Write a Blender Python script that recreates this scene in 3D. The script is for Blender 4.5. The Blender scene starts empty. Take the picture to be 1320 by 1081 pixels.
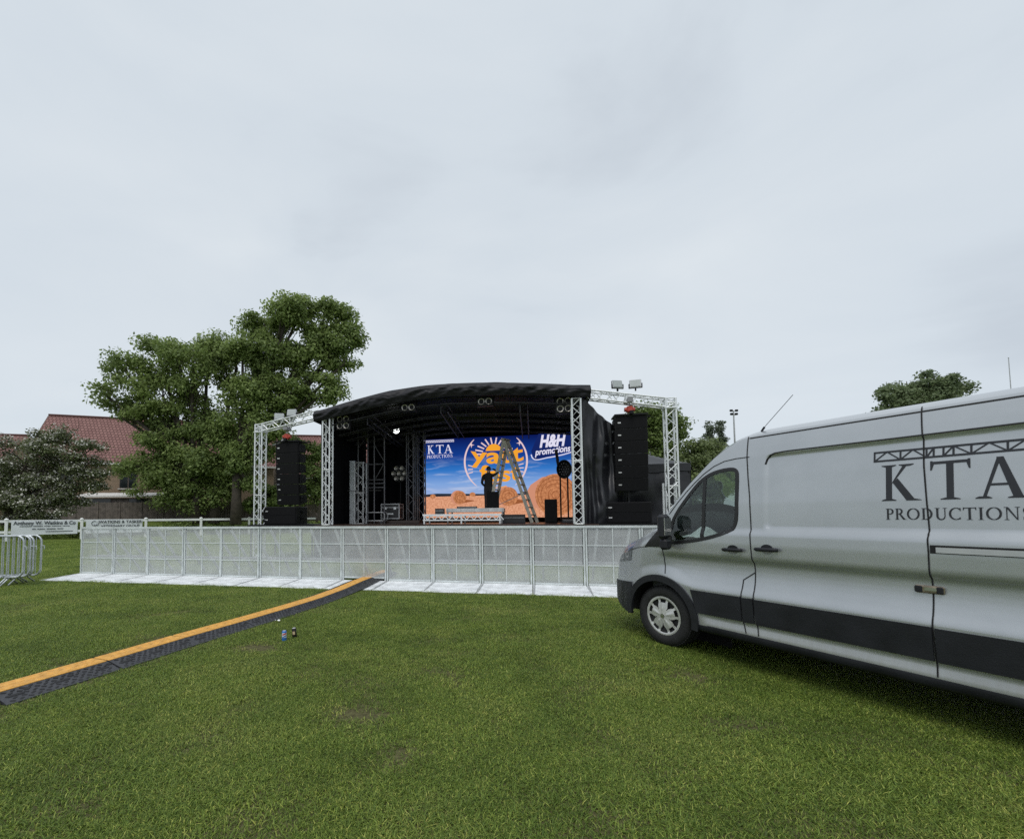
import bpy, bmesh, math, random
from mathutils import Vector, Matrix, noise
random.seed(7)
PI = math.pi
SC = bpy.context.scene
COL = SC.collection
R = math.radians

# ------------------------------------------------------------------ materials
def nt_new(name):
    m = bpy.data.materials.new(name); m.use_nodes = True
    nt = m.node_tree; nt.nodes.clear()
    out = nt.nodes.new('ShaderNodeOutputMaterial')
    return m, nt, out
def N(nt, typ, **kw):
    n = nt.nodes.new(typ)
    for k, v in kw.items():
        if k.startswith('i_'):
            n.inputs[k[2:].replace('_', ' ')].default_value = v
        else: setattr(n, k, v)
    return n
def ramp(nt, fac, stops):
    r = nt.nodes.new('ShaderNodeValToRGB')
    e = r.color_ramp.elements
    while len(e) < len(stops): e.new(0.5)
    for i, (p, c) in enumerate(stops):
        e[i].position = p; e[i].color = (c[0], c[1], c[2], 1)
    nt.links.new(fac, r.inputs[0]); return r
def pmat(name, col, rough=.6, metal=0., var=.15, scale=6., bump=0., bscale=40., coat=0., spec=.5, rvar=.1):
    m, nt, out = nt_new(name)
    b = N(nt, 'ShaderNodeBsdfPrincipled')
    tc = N(nt, 'ShaderNodeTexCoord')
    nz = N(nt, 'ShaderNodeTexNoise'); nz.inputs['Scale'].default_value = scale; nz.inputs['Detail'].default_value = 6
    nt.links.new(tc.outputs['Object'], nz.inputs['Vector'])
    lo = tuple(c*(1-var) for c in col); hi = tuple(min(1, c*(1+var)) for c in col)
    r = ramp(nt, nz.outputs['Fac'], [(.3, lo), (.7, hi)])
    nt.links.new(r.outputs[0], b.inputs['Base Color'])
    mr = N(nt, 'ShaderNodeMapRange'); mr.inputs[3].default_value = max(.02, rough-rvar); mr.inputs[4].default_value = min(1, rough+rvar)
    nt.links.new(nz.outputs['Fac'], mr.inputs[0]); nt.links.new(mr.outputs[0], b.inputs['Roughness'])
    b.inputs['Metallic'].default_value = metal
    b.inputs['Coat Weight'].default_value = coat; b.inputs['Coat Roughness'].default_value = .08
    b.inputs['Specular IOR Level'].default_value = spec
    if bump:
        n2 = N(nt, 'ShaderNodeTexNoise'); n2.inputs['Scale'].default_value = bscale; n2.inputs['Detail'].default_value = 4
        nt.links.new(tc.outputs['Object'], n2.inputs['Vector'])
        bp = N(nt, 'ShaderNodeBump'); bp.inputs['Strength'].default_value = bump; bp.inputs['Distance'].default_value = .02
        nt.links.new(n2.outputs['Fac'], bp.inputs['Height']); nt.links.new(bp.outputs[0], b.inputs['Normal'])
    nt.links.new(b.outputs[0], out.inputs[0]); return m
def emat(name, col, s=1.):
    m, nt, out = nt_new(name)
    e = N(nt, 'ShaderNodeEmission'); e.inputs[0].default_value = (*col, 1); e.inputs[1].default_value = s
    nt.links.new(e.outputs[0], out.inputs[0]); return m
def glassmat(name, tint, refl=1.0, rough=.02, mixmin=.06):
    m, nt, out = nt_new(name)
    t = N(nt, 'ShaderNodeBsdfTransparent'); t.inputs[0].default_value = (*tint, 1)
    g = N(nt, 'ShaderNodeBsdfGlossy'); g.inputs['Roughness'].default_value = rough; g.inputs[0].default_value = (.9, .95, .95, 1)
    f = N(nt, 'ShaderNodeFresnel'); f.inputs[0].default_value = 1.45
    a = N(nt, 'ShaderNodeMath', operation='MULTIPLY_ADD'); a.inputs[1].default_value = refl; a.inputs[2].default_value = mixmin
    nt.links.new(f.outputs[0], a.inputs[0])
    mx = N(nt, 'ShaderNodeMixShader'); nt.links.new(a.outputs[0], mx.inputs[0])
    nt.links.new(t.outputs[0], mx.inputs[1]); nt.links.new(g.outputs[0], mx.inputs[2])
    nt.links.new(mx.outputs[0], out.inputs[0]); return m
def leafmat(name, dark, light, trans=.35, scale=.35, extra=None):
    m, nt, out = nt_new(name)
    geo = N(nt, 'ShaderNodeNewGeometry')
    tc = N(nt, 'ShaderNodeTexCoord')
    nz = N(nt, 'ShaderNodeTexNoise'); nz.inputs['Scale'].default_value = scale; nz.inputs['Detail'].default_value = 3
    nt.links.new(tc.outputs['Object'], nz.inputs['Vector'])
    ad = N(nt, 'ShaderNodeMath', operation='MULTIPLY_ADD'); ad.inputs[1].default_value = .55
    nt.links.new(geo.outputs['Random Per Island'], ad.inputs[0])
    sb = N(nt, 'ShaderNodeMath', operation='MULTIPLY_ADD'); sb.inputs[1].default_value = 1.1; sb.inputs[2].default_value = -.32
    nt.links.new(nz.outputs['Fac'], sb.inputs[0]); nt.links.new(sb.outputs[0], ad.inputs[2])
    st = [(.1, dark), (.95, light)]
    r = ramp(nt, ad.outputs[0], st)
    d = N(nt, 'ShaderNodeBsdfPrincipled'); d.inputs['Roughness'].default_value = .5; d.inputs['Specular IOR Level'].default_value = .35
    t = N(nt, 'ShaderNodeBsdfTranslucent')
    nt.links.new(r.outputs[0], d.inputs['Base Color']); nt.links.new(r.outputs[0], t.inputs[0])
    mx = N(nt, 'ShaderNodeMixShader'); mx.inputs[0].default_value = trans
    nt.links.new(d.outputs[0], mx.inputs[1]); nt.links.new(t.outputs[0], mx.inputs[2])
    nt.links.new(mx.outputs[0], out.inputs[0]); return m

M = {}
M['alu'] = pmat('aluminium truss', (.72, .74, .75), .38, .35, .12, 3)
M['alu_dull'] = pmat('dull aluminium', (.42, .43, .44), .45, .5, .2, 4)
M['galv'] = pmat('galvanised steel', (.50, .53, .55), .42, .6, .2, 12)
M['white_metal'] = pmat('white metal', (.76, .78, .79), .4, .1, .08, 5)
M['plate'] = pmat('wet chequer plate', (.76, .78, .80), .36, .1, .22, 4, .4, 70)
M['gap'] = pmat('dark gap', (.02, .02, .02), .7)
M['black_cab'] = pmat('black cabinet paint', (.006, .006, .007), .5, 0, .3, 8, .2, 80, spec=.22)
M['truss_shade'] = pmat('shade-darkened roof truss', (.05, .05, .055), .55, .2, .3, 4, spec=.2)  # roof aluminium darkened in colour for the shade under the canopy
M['grille'] = pmat('black grille cloth', (.004, .004, .005), .75, 0, .3, 20, .3, 160, spec=.2)
M['badge'] = pmat('badge silver', (.6, .6, .6), .4, .3)
M['drape'] = pmat('black drape cloth', (.0055, .0055, .007), .9, 0, .3, 2, spec=.15)
M['pvc'] = pmat('black pvc sheet', (.012, .012, .015), .52, 0, .25, 1.5, .2, 14, spec=.28)
M['tentcloth'] = pmat('black tent cloth', (.014, .0145, .018), .36, 0, .25, 1.5, .15, 10, spec=.45)
M['deck'] = pmat('stage deck ply', (.035, .020, .014), .3, 0, .4, 3)
M['red'] = pmat('hoist red', (.42, .05, .03), .45, 0, .2, 8)
M['chain'] = pmat('steel chain', (.25, .25, .25), .4, .8)
M['lampglass'] = pmat('flood lamp glass', (.36, .39, .39), .35, 0, .1, 3, spec=.3)
M['lens'] = pmat('lamp lens', (.34, .32, .29), .2, .6, .25, 30)
M['beige'] = pmat('ladder aluminium', (.5, .47, .40), .5, .2, .2, 9)
M['white'] = pmat('white paint', (.80, .81, .80), .5, 0, .06, 3)
M['banner'] = pmat('banner vinyl', (.70, .73, .76), .5, 0, .06, 2)
M['ink'] = pmat('banner ink', (.07, .08, .09), .6)
M['yellow'] = pmat('yellow lid', (.66, .34, .065), .55, 0, .22, 14, .3, 60)
M['rubber'] = pmat('black rubber', (.035, .036, .042), .5, 0, .3, 7, .5, 25)
M['rubber_dark'] = pmat('rubber recess', (.012, .012, .014), .7, 0, .2, 7)
M['case'] = pmat('flight case panel', (.02, .02, .022), .5)
M['bark'] = pmat('bark', (.055, .045, .036), .9, 0, .4, 3, .8, 10)
M['skin'] = pmat('skin', (.42, .25, .19), .55)
M['cloth_black'] = pmat('black clothing', (.012, .012, .014), .85, 0, .2, 9)
M['trouser'] = pmat('dark trousers', (.018, .018, .022), .85, 0, .2, 9)
M['shoe'] = pmat('tan boots', (.16, .13, .11), .7)
M['hair'] = pmat('dark hair', (.02, .014, .01), .6)
M['boxwhite'] = pmat('white boxes', (.55, .56, .56), .55, 0, .2, 3)

# ------------------------------------------------------------------ mesh builder
class MB:
    def __init__(s): s.v = []; s.f = []; s.m = []
    def add(s, vs, fs, mi=0):
        o = len(s.v); s.v += [tuple(p) for p in vs]
        for f in fs: s.f.append(tuple(o+i for i in f)); s.m.append(mi)
    def box(s, c, sz, rz=0, mi=0, rot=None, bev=0):
        x, y, z = [a/2 for a in sz]
        if bev:
            b = min(bev, x*.9, y*.9, z*.9); ring = []
            for (zz, i) in ((-z, b), (-z+b, 0), (z-b, 0), (z, b)):
                for (px, py) in ((-x+i, -y+b+i*0), (-x+b+i*.0, -y+i), (x-b, -y+i), (x-i, -y+b), (x-i, y-b), (x-b, y-i), (-x+b, y-i), (-x+i, y-b)):
                    ring.append((px, py, zz))
            fs = [tuple(range(7, -1, -1)), tuple(range(24, 32))]
            for k in range(3):
                for j in range(8):
                    fs.append((k*8+j, k*8+(j+1) % 8, (k+1)*8+(j+1) % 8, (k+1)*8+j))
            vs = ring
        else:
            vs = [(-x,-y,-z),(x,-y,-z),(x,y,-z),(-x,y,-z),(-x,-y,z),(x,-y,z),(x,y,z),(-x,y,z)]
            fs = [(3,2,1,0),(4,5,6,7),(0,1,5,4),(1,2,6,5),(2,3,7,6),(3,0,4,7)]
        mt = rot if rot else Matrix.Rotation(rz, 3, 'Z')
        c = Vector(c)
        s.add([c + mt @ Vector(p) for p in vs], fs, mi)
    def bar(s, p, q, w, h=None, mi=0, up=(0,0,1)):
        p = Vector(p); q = Vector(q); d = (q-p); L = d.length
        if L < 1e-6: return
        d.normalize(); u = Vector(up)
        if abs(d.dot(u)) > .98: u = Vector((0,1,0))
        a = d.cross(u).normalized(); b = a.cross(d)
        h = h or w; vs = []
        for e in (p, q):
            for (i, j) in ((-1,-1),(1,-1),(1,1),(-1,1)): vs.append(e + a*(i*w/2) + b*(j*h/2))
        s.add(vs, [(3,2,1,0),(4,5,6,7),(0,1,5,4),(1,2,6,5),(2,3,7,6),(3,0,4,7)], mi)
    def tube(s, pts, r, n=8, mi=0, closed=False):
        pts = [Vector(p) for p in pts]; k = len(pts)
        rs = r if isinstance(r, (list, tuple)) else [r]*k
        vs = []; prev = None
        for i, p in enumerate(pts):
            if closed: d = pts[(i+1) % k]-pts[i-1]
            else: d = pts[min(i+1, k-1)]-pts[max(i-1, 0)]
            d.normalize()
            if prev is None:
                u = Vector((0,0,1)) if abs(d.z) < .9 else Vector((1,0,0))
                a = d.cross(u).normalized()
            else:
                a = (prev - d*prev.dot(d)).normalized()
            prev = a; b = d.cross(a)
            for j in range(n):
                t = 2*PI*j/n; vs.append(p + a*(math.cos(t)*rs[i]) + b*(math.sin(t)*rs[i]))
        fs = []
        for i in range(k if closed else k-1):
            i2 = (i+1) % k
            for j in range(n): fs.append((i*n+j, i*n+(j+1) % n, i2*n+(j+1) % n, i2*n+j))
        if not closed: fs += [tuple(range(n-1, -1, -1)), tuple((k-1)*n+j for j in range(n))]
        s.add(vs, fs, mi)
    def lathe(s, prof, n=32, mi=0, mt=None):   # prof: (r, h) about Z then transformed by mt
        mt = mt or Matrix.Identity(4); vs = []; fs = []; k = len(prof)
        for (r, h) in prof:
            for j in range(n):
                t = 2*PI*j/n; vs.append(mt @ Vector((r*math.cos(t), r*math.sin(t), h)))
        for i in range(k-1):
            for j in range(n): fs.append((i*n+j, i*n+(j+1) % n, (i+1)*n+(j+1) % n, (i+1)*n+j))
        fs.append(tuple(range(n-1, -1, -1))); fs.append(tuple((k-1)*n+j for j in range(n)))
        s.add(vs, fs, mi)
    def ico(s, c, r, mi=0, n=10):
        prof = [(max(1e-4, math.sin(PI*i/n)), -math.cos(PI*i/n)) for i in range(n+1)]
        rr = r if isinstance(r, (tuple, list)) else (r, r, r)
        mt = Matrix.Translation(c) @ Matrix.Diagonal((*rr, 1)); s.lathe(prof, 14, mi, mt)
    def prism(s, poly, p0, ax, ay, th, mi=0):
        p0 = Vector(p0); ax = Vector(ax); ay = Vector(ay); nz = ax.cross(ay).normalized()*th; n = len(poly)
        a = [p0+ax*x+ay*y for x, y in poly]; b = [p+nz for p in a]
        s.add(a+b, [tuple(range(n-1, -1, -1)), tuple(range(n, 2*n))]+[(i, (i+1) % n, n+(i+1) % n, n+i) for i in range(n)], mi)
    def grid(s, fn, nu, nv, mi=0):
        vs = [fn(i/nu, j/nv) for j in range(nv+1) for i in range(nu+1)]
        fs = [(j*(nu+1)+i, j*(nu+1)+i+1, (j+1)*(nu+1)+i+1, (j+1)*(nu+1)+i) for j in range(nv) for i in range(nu)]
        s.add(vs, fs, mi)
    def build(s, name, mats, parent=None, smooth=False, fixn=False):
        me = bpy.data.meshes.new(name); me.from_pydata(s.v, [], s.f)
        if not isinstance(mats, (list, tuple)): mats = [mats]
        for m in mats: me.materials.append(m)
        me.polygons.foreach_set('material_index', s.m)
        if smooth: me.polygons.foreach_set('use_smooth', [True]*len(me.polygons))
        me.update()
        if fixn:
            bm = bmesh.new(); bm.from_mesh(me); bmesh.ops.recalc_face_normals(bm, faces=bm.faces); bm.to_mesh(me); bm.free()
        o = bpy.data.objects.new(name, me); COL.objects.link(o)
        if parent: o.parent = parent
        return o
def tag(o, label=None, cat=None, group=None, kind=None):
    if label: o['label'] = label
    if cat: o['category'] = cat
    if group: o['group'] = group
    if kind: o['kind'] = kind
    return o
def thing(name, label, cat, loc=(0,0,0), rz=0, group=None):
    o = bpy.data.objects.new(name, None); COL.objects.link(o)
    o.location = loc; o.rotation_euler = (0, 0, rz); return tag(o, label, cat, group)
def copy_tree(o, parent=None):
    c = o.copy(); COL.objects.link(c); c.parent = parent
    for ch in list(o.children): copy_tree(ch, c)
    return c
def truss(mb, p, q, w, r=.025, step=None, mi=0, side=None, faces=4, dr=None):
    p = Vector(p); q = Vector(q); d = (q-p); L = d.length; d.normalize()
    if side is None: side = Vector((1,0,0)) if abs(d.z) > .7 else Vector((0,1,0))
    a = Vector(side); a = (a-d*a.dot(d)).normalized(); b = d.cross(a)
    cs = [(-1,-1),(1,-1),(1,1),(-1,1)]
    pt = lambda k, t: p + d*(L*t) + a*(cs[k][0]*w/2) + b*(cs[k][1]*w/2)
    for k in range(4): mb.tube([pt(k,0), pt(k,1)], r, 6, mi)
    n = max(2, round(L/(step or w*.85)))
    dr = dr or r*.6
    for k in range(faces):
        k2 = (k+1) % 4
        for i in range(n):
            A, B = (k, k2) if i % 2 == 0 else (k2, k)
            mb.tube([pt(A, i/n), pt(B, (i+1)/n)], dr, 5, mi)
        for t in (0, .5, 1): mb.tube([pt(k,t), pt(k2,t)], dr*1.2, 5, mi)
def text_polys(txt, size, shear=0, bold=0, align='CENTER', space=1.0):
    cu = bpy.data.curves.new('lettering', 'FONT'); cu.body = txt; cu.size = size; cu.shear = shear; cu.offset = bold
    cu.align_x = align; cu.align_y = 'CENTER'; cu.space_character = space
    ob = bpy.data.objects.new('lettering', cu); COL.objects.link(ob)
    bpy.context.view_layer.update()
    me = ob.evaluated_get(bpy.context.evaluated_depsgraph_get()).to_mesh()
    vs = [(v.co.x, v.co.y) for v in me.vertices]; fs = [tuple(p.vertices) for p in me.polygons]
    bpy.data.objects.remove(ob); bpy.data.curves.remove(cu)
    return vs, fs

# ------------------------------------------------------------------ camera
cam_d = bpy.data.cameras.new('camera'); cam = bpy.data.objects.new('camera', cam_d); COL.objects.link(cam); SC.camera = cam
cam.location = (0, 0, 1.5)
cam.rotation_mode = 'QUATERNION'
cam.rotation_quaternion = (Matrix.Rotation(PI/2+R(3.0), 3, 'X') @ Matrix.Rotation(-.0077, 3, 'Z')).to_quaternion()
cam_d.sensor_width = 36; cam_d.lens = 570/1320*36
cam_d.shift_x = (660-560)/1320; cam_d.shift_y = (635-540.5)/1320
cam_d.clip_end = 3000; cam_d.clip_start = .05

# ------------------------------------------------------------------ world + sun (overcast)
W = bpy.data.worlds.new('World'); SC.world = W; W.use_nodes = True
nt = W.node_tree; nt.nodes.clear()
wo = N(nt, 'ShaderNodeOutputWorld')
SUN_EL, SUN_AZ = R(58), R(200)
sky = N(nt, 'ShaderNodeTexSky', sky_type='NISHITA'); sky.sun_disc = False; sky.sun_elevation = SUN_EL; sky.sun_rotation = SUN_AZ
b1 = N(nt, 'ShaderNodeBackground'); b1.inputs[1].default_value = .10
nt.links.new(sky.outputs[0], b1.inputs[0])
tc = N(nt, 'ShaderNodeTexCoord')
mp = N(nt, 'ShaderNodeMapping'); mp.inputs['Scale'].default_value = (1, 1, 2.2)
nt.links.new(tc.outputs['Generated'], mp.inputs[0])
n1 = N(nt, 'ShaderNodeTexNoise'); n1.inputs['Scale'].default_value = 1.7; n1.inputs['Detail'].default_value = 7; n1.inputs['Roughness'].default_value = .48; n1.inputs['Distortion'].default_value = .5
nt.links.new(mp.outputs[0], n1.inputs['Vector'])
cr = ramp(nt, n1.outputs['Fac'], [(.28, (.565, .622, .685)), (.46, (.680, .745, .803)), (.70, (.750, .806, .850))])
b2 = N(nt, 'ShaderNodeBackground'); b2.inputs[1].default_value = .82
nt.links.new(cr.outputs[0], b2.inputs[0])
mx = N(nt, 'ShaderNodeMixShader'); mx.inputs[0].default_value = .93
nt.links.new(b1.outputs[0], mx.inputs[1]); nt.links.new(b2.outputs[0], mx.inputs[2]); nt.links.new(mx.outputs[0], wo.inputs[0])
sd = bpy.data.lights.new('sun', 'SUN'); sd.energy = 1.3; sd.angle = R(40); sd.color = (1, .97, .93)
so = bpy.data.objects.new('sun', sd); COL.objects.link(so)
sv = Vector((math.sin(SUN_AZ)*math.cos(SUN_EL), math.cos(SUN_AZ)*math.cos(SUN_EL), math.sin(SUN_EL)))
so.rotation_euler = (-sv).to_track_quat('-Z', 'Y').to_euler(); so.location = (0, -5, 20)
SC.view_settings.view_transform = 'Standard'; SC.view_settings.look = 'None'; SC.view_settings.exposure = .3; SC.view_settings.gamma = 1
SC.cycles.use_denoising = False; SC.cycles.use_adaptive_sampling = False
SC.cycles.max_bounces = 8; SC.cycles.transparent_max_bounces = 16

# ------------------------------------------------------------------ ground
F0 = Vector((-29., 30.)); FD = Vector((.749, .662))          # line of the white rail fence
FN = Vector((-.662, .749))
def bank(x, y):
    n = (Vector((x, y))-F0).dot(FN)
    t = min(1, max(0, (n-1.0)/6.0)); return 1.2*t*t*(3-2*t)
def make_ground():
    mb = MB()
    xs = [-600, -300, -150, -100, -80] + [-70+2*i for i in range(66)] + [70, 100, 150, 300, 600]
    ys = [-60, -20, -8, -4] + [2*i for i in range(46)] + [100, 130, 200, 400, 900]
    vs = [(x, y, bank(x, y)) for y in ys for x in xs]; nx = len(xs)
    fs = [(j*nx+i, j*nx+i+1, (j+1)*nx+i+1, (j+1)*nx+i) for j in range(len(ys)-1) for i in range(nx-1)]
    mb.add(vs, fs)
    m, nt, out = nt_new('turf')
    b = N(nt, 'ShaderNodeBsdfPrincipled'); b.inputs['Roughness'].default_value = .9; b.inputs['Specular IOR Level'].default_value = .1
    geo = N(nt, 'ShaderNodeNewGeometry')
    a = N(nt, 'ShaderNodeTexNoise'); a.inputs['Scale'].default_value = .55; a.inputs['Detail'].default_value = 8; a.inputs['Roughness'].default_value = .62
    c = N(nt, 'ShaderNodeTexNoise'); c.inputs['Scale'].default_value = 22; c.inputs['Detail'].default_value = 6; c.inputs['Roughness'].default_value = .7
    nt.links.new(geo.outputs['Position'], a.inputs['Vector']); nt.links.new(geo.outputs['Position'], c.inputs['Vector'])
    r1 = ramp(nt, a.outputs['Fac'], [(.32, (.105, .148, .032)), (.52, (.145, .195, .042)), (.70, (.185, .225, .062))])
    r2 = ramp(nt, c.outputs['Fac'], [(.36, (.38, .38, .36)), (.62, (1.25, 1.25, 1.2))])
    mu = N(nt, 'ShaderNodeMix', data_type='RGBA', blend_type='MULTIPLY'); mu.inputs[0].default_value = 1
    nt.links.new(r1.outputs[0], mu.inputs[6]); nt.links.new(r2.outputs[0], mu.inputs[7])
    # bare earth close to the camera, between the tufts
    sx = N(nt, 'ShaderNodeSeparateXYZ'); nt.links.new(geo.outputs['Position'], sx.inputs[0])
    mr = N(nt, 'ShaderNodeMapRange'); mr.inputs[1].default_value = 13; mr.inputs[2].default_value = 7
    nt.links.new(sx.outputs[1], mr.inputs[0])
    # only inside the wedge of turf that carries real blades
    xa = N(nt, 'ShaderNodeMath', operation='ABSOLUTE'); nt.links.new(sx.outputs[0], xa.inputs[0])
    xb = N(nt, 'ShaderNodeMath', operation='MULTIPLY_ADD'); xb.inputs[1].default_value = -1.35; nt.links.new(sx.outputs[1], xb.inputs[0]); nt.links.new(xa.outputs[0], xb.inputs[2])
    xc = N(nt, 'ShaderNodeMapRange'); xc.inputs[1].default_value = .2; xc.inputs[2].default_value = .7; xc.inputs[3].default_value = .8; xc.inputs[4].default_value = 0; nt.links.new(xb.outputs[0], xc.inputs[0])
    mm = N(nt, 'ShaderNodeMath', operation='MULTIPLY'); nt.links.new(mr.outputs[0], mm.inputs[0]); nt.links.new(xc.outputs[0], mm.inputs[1]); mr = mm
    e = N(nt, 'ShaderNodeMix', data_type='RGBA'); nt.links.new(mr.outputs[0], e.inputs[0])
    nt.links.new(mu.outputs[2], e.inputs[6])
    so_ = ramp(nt, c.outputs['Fac'], [(.3, (.050, .042, .024)), (.7, (.13, .105, .066))]); nt.links.new(so_.outputs[0], e.inputs[7])
    nt.links.new(e.outputs[2], b.inputs['Base Color'])
    bp = N(nt, 'ShaderNodeBump'); bp.inputs['Strength'].default_value = .6; bp.inputs['Distance'].default_value = .04
    nt.links.new(c.outputs['Fac'], bp.inputs['Height']); nt.links.new(bp.outputs[0], b.inputs['Normal'])
    nt.links.new(b.outputs[0], out.inputs[0])
    return tag(mb.build('ground', m, smooth=True), kind='structure')
make_ground()

TH = R(12.5)
U = Vector((math.cos(TH), -math.sin(TH), 0)); V = Vector((math.sin(TH), math.cos(TH), 0))
B0 = Vector((-9.497, 11.935, 0)); BD = Vector((12.606, -2.749, 0)).normalized(); BN = Vector((-BD.y, BD.x, 0))
PITCH = 1.075; NPAN = 16
RAMP = [(-4.15, 2.95), (-3.77, 3.70), (-3.52, 4.28), (-3.13, 5.37), (-2.55, 6.77), (-2.13, 7.97), (-1.79, 9.20), (-1.54, 10.2), (-1.10, 12.2)]

def grass():
    rnd = random.Random(3)
    vs = []; fs = []; flag = []
    nb = 560
    for i in range(nb):
        r = .23*math.sqrt(rnd.random()); t = rnd.random()*2*PI; bx, by = r*math.cos(t), r*math.sin(t)
        # blades bunch into tufts
        h = rnd.uniform(.010, .026)*(1.35 if rnd.random() < .1 else 1); w = rnd.uniform(.0014, .0030)
        an = rnd.random()*2*PI; le = rnd.uniform(.3, 2.0)*h; d = Vector((math.cos(an), math.sin(an), 0)); sd_ = Vector((-d.y, d.x, 0))
        tw = rnd.uniform(-.6, .6); sd_ = (sd_*math.cos(tw)+d*math.sin(tw))
        o = len(vs)
        p0 = Vector((bx, by, -.004)); p1 = p0+Vector((0,0,h*.6))+d*le*.35; p2 = p0+Vector((0,0,h*rnd.uniform(.75, 1)))+d*le
        vs += [p0-sd_*w, p0+sd_*w, p1-sd_*w*.8, p1+sd_*w*.8, p2]
        fs += [(o, o+1, o+3, o+2), (o+2, o+3, o+4)]
    nt_ = len(vs)
    attr_s = [0]*nt_; attr_r = [0]*nt_; flag = [0]*nt_
    WORN = [(-.25, 2.75, .22), (-.05, 2.3, .16), (.55, 3.3, .16), (-.9, 2.25, .25), (.75, 2.15, .22), (1.45, 2.6, .18), (-.45, 3.5, .25), (.1, 4.3, .28), (1.2, 3.9, .22), (-1.5, 3.1, .22), (2.1, 3.2, .3), (-2.1, 5.2, .3), (.9, 5.6, .3), (2.3, 4.2, .35), (1.9, 2.2, .2), (-1.2, 4.5, .2)]
    def add(x, y, s):
        p = Vector((x, y, 0)); q = p-B0; along = q.dot(BD); ac = q.dot(BN)
        if -.45 < along < NPAN*PITCH+.1 and -1.08 < ac < .25: return
        for (a, b) in zip(RAMP[:-1], RAMP[1:]):
            a = Vector((*a, 0)); b = Vector((*b, 0)); t = max(0, min(1, (p-a).dot(b-a)/(b-a).length_squared))
            if (p-(a+(b-a)*t)).length < .40: return
        n = noise.noise(Vector((x*1.1, y*1.1, 4.2)))*.5 + noise.noise(Vector((x*3.3, y*3.3, 9.)))*.5
        n2 = noise.noise(Vector((x*.75+5, y*1.2, 2.)))
        n3 = noise.noise(Vector((x*2.3+9, y*3.4, 6.)))+.6*noise.noise(Vector((x*6+2, y*8, 1.)))
        if n2 > .40 and rnd.random() < .5: return
        for (qx, qy, qr) in WORN:
            if ((x-qx)/qr)**2+((y-qy)/(qr*.75))**2 < 1+.9*n3 and rnd.random() < .9: return
        if y < 6 and n3 > .42 and rnd.random() < .95: return
        vs.append(Vector((x, y, 0))); flag.append(1); attr_r.append(rnd.random()*2*PI)
        attr_s.append(s*(1+.45*n)*rnd.uniform(.8, 1.15))
    y = .5
    while y < 30:
        sp = .115 if y < 4 else (.14 if y < 7 else (.19 if y < 13 else .42))
        s = 1.0 if y < 4 else (1.05 if y < 7 else (1.15 if y < 13 else 1.7))
        xl, xr = -(1.35*y+.9), 1.55*y+.9
        if y > 13: xr = -.3*y
        x = xl
        while x < xr:
            add(x+rnd.uniform(-.5, .5)*sp, y+rnd.uniform(-.5, .5)*sp, s); x += sp
        y += sp
    me = bpy.data.meshes.new('grass'); me.from_pydata([tuple(v) for v in vs], [], fs)
    for nm, dat, ty in (('is_pt', flag, 'INT'), ('sc', attr_s, 'FLOAT'), ('ro', attr_r, 'FLOAT')):
        at = me.attributes.new(nm, ty, 'POINT'); at.data.foreach_set('value', dat)
    m, nt, out = nt_new('grass blades')
    geo = N(nt, 'ShaderNodeNewGeometry'); oi = N(nt, 'ShaderNodeObjectInfo')
    a = N(nt, 'ShaderNodeTexNoise'); a.inputs['Scale'].default_value = .8; a.inputs['Detail'].default_value = 6; a.inputs['Roughness'].default_value = .65
    nt.links.new(geo.outputs['Position'], a.inputs['Vector'])
    r1 = ramp(nt, a.outputs['Fac'], [(.26, (.125, .190, .036)), (.50, (.195, .286, .056)), (.74, (.275, .345, .092))])
    r2 = ramp(nt, geo.outputs['Random Per Island'], [(0, (.40, .46, .40)), (.72, (1.12, 1.10, 1.0)), (.86, (1.6, 1.42, 1.4)), (.95, (2.3, 1.75, 2.2))])
    r2.color_ramp.interpolation = 'CONSTANT' if False else 'LINEAR'
    mu = N(nt, 'ShaderNodeMix', data_type='RGBA', blend_type='MULTIPLY'); mu.inputs[0].default_value = 1
    nt.links.new(r1.outputs[0], mu.inputs[6]); nt.links.new(r2.outputs[0], mu.inputs[7])
    r3 = ramp(nt, oi.outputs['Random'], [(0, (.72, .76, .70)), (.5, (1, 1, 1)), (1, (1.30, 1.18, 1.15))])
    m2 = N(nt, 'ShaderNodeMix', data_type='RGBA', blend_type='MULTIPLY'); m2.inputs[0].default_value = 1
    nt.links.new(mu.outputs[2], m2.inputs[6]); nt.links.new(r3.outputs[0], m2.inputs[7]); mu = m2
    b = N(nt, 'ShaderNodeBsdfPrincipled'); b.inputs['Roughness'].default_value = .45; b.inputs['Specular IOR Level'].default_value = .3
    t = N(nt, 'ShaderNodeBsdfTranslucent'); ms = N(nt, 'ShaderNodeMixShader'); ms.inputs[0].default_value = .35
    nt.links.new(mu.outputs[2], b.inputs['Base Color']); nt.links.new(mu.outputs[2], t.inputs[0])
    nt.links.new(b.outputs[0], ms.inputs[1]); nt.links.new(t.outputs[0], ms.inputs[2]); nt.links.new(ms.outputs[0], out.inputs[0])
    me.materials.append(m)
    o = bpy.data.objects.new('grass', me); COL.objects.link(o)
    tag(o, 'short green grass with worn brown patches covering the field', 'grass', kind='stuff')
    g = bpy.data.node_groups.new('grass spread', 'GeometryNodeTree')
    g.interface.new_socket('Geometry', in_out='INPUT', socket_type='NodeSocketGeometry')
    g.interface.new_socket('Geometry', in_out='OUTPUT', socket_type='NodeSocketGeometry')
    gi = g.nodes.new('NodeGroupInput'); go = g.nodes.new('NodeGroupOutput')
    def na(nm, ty):
        n = g.nodes.new('GeometryNodeInputNamedAttribute'); n.data_type = ty; n.inputs[0].default_value = nm; return n
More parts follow.
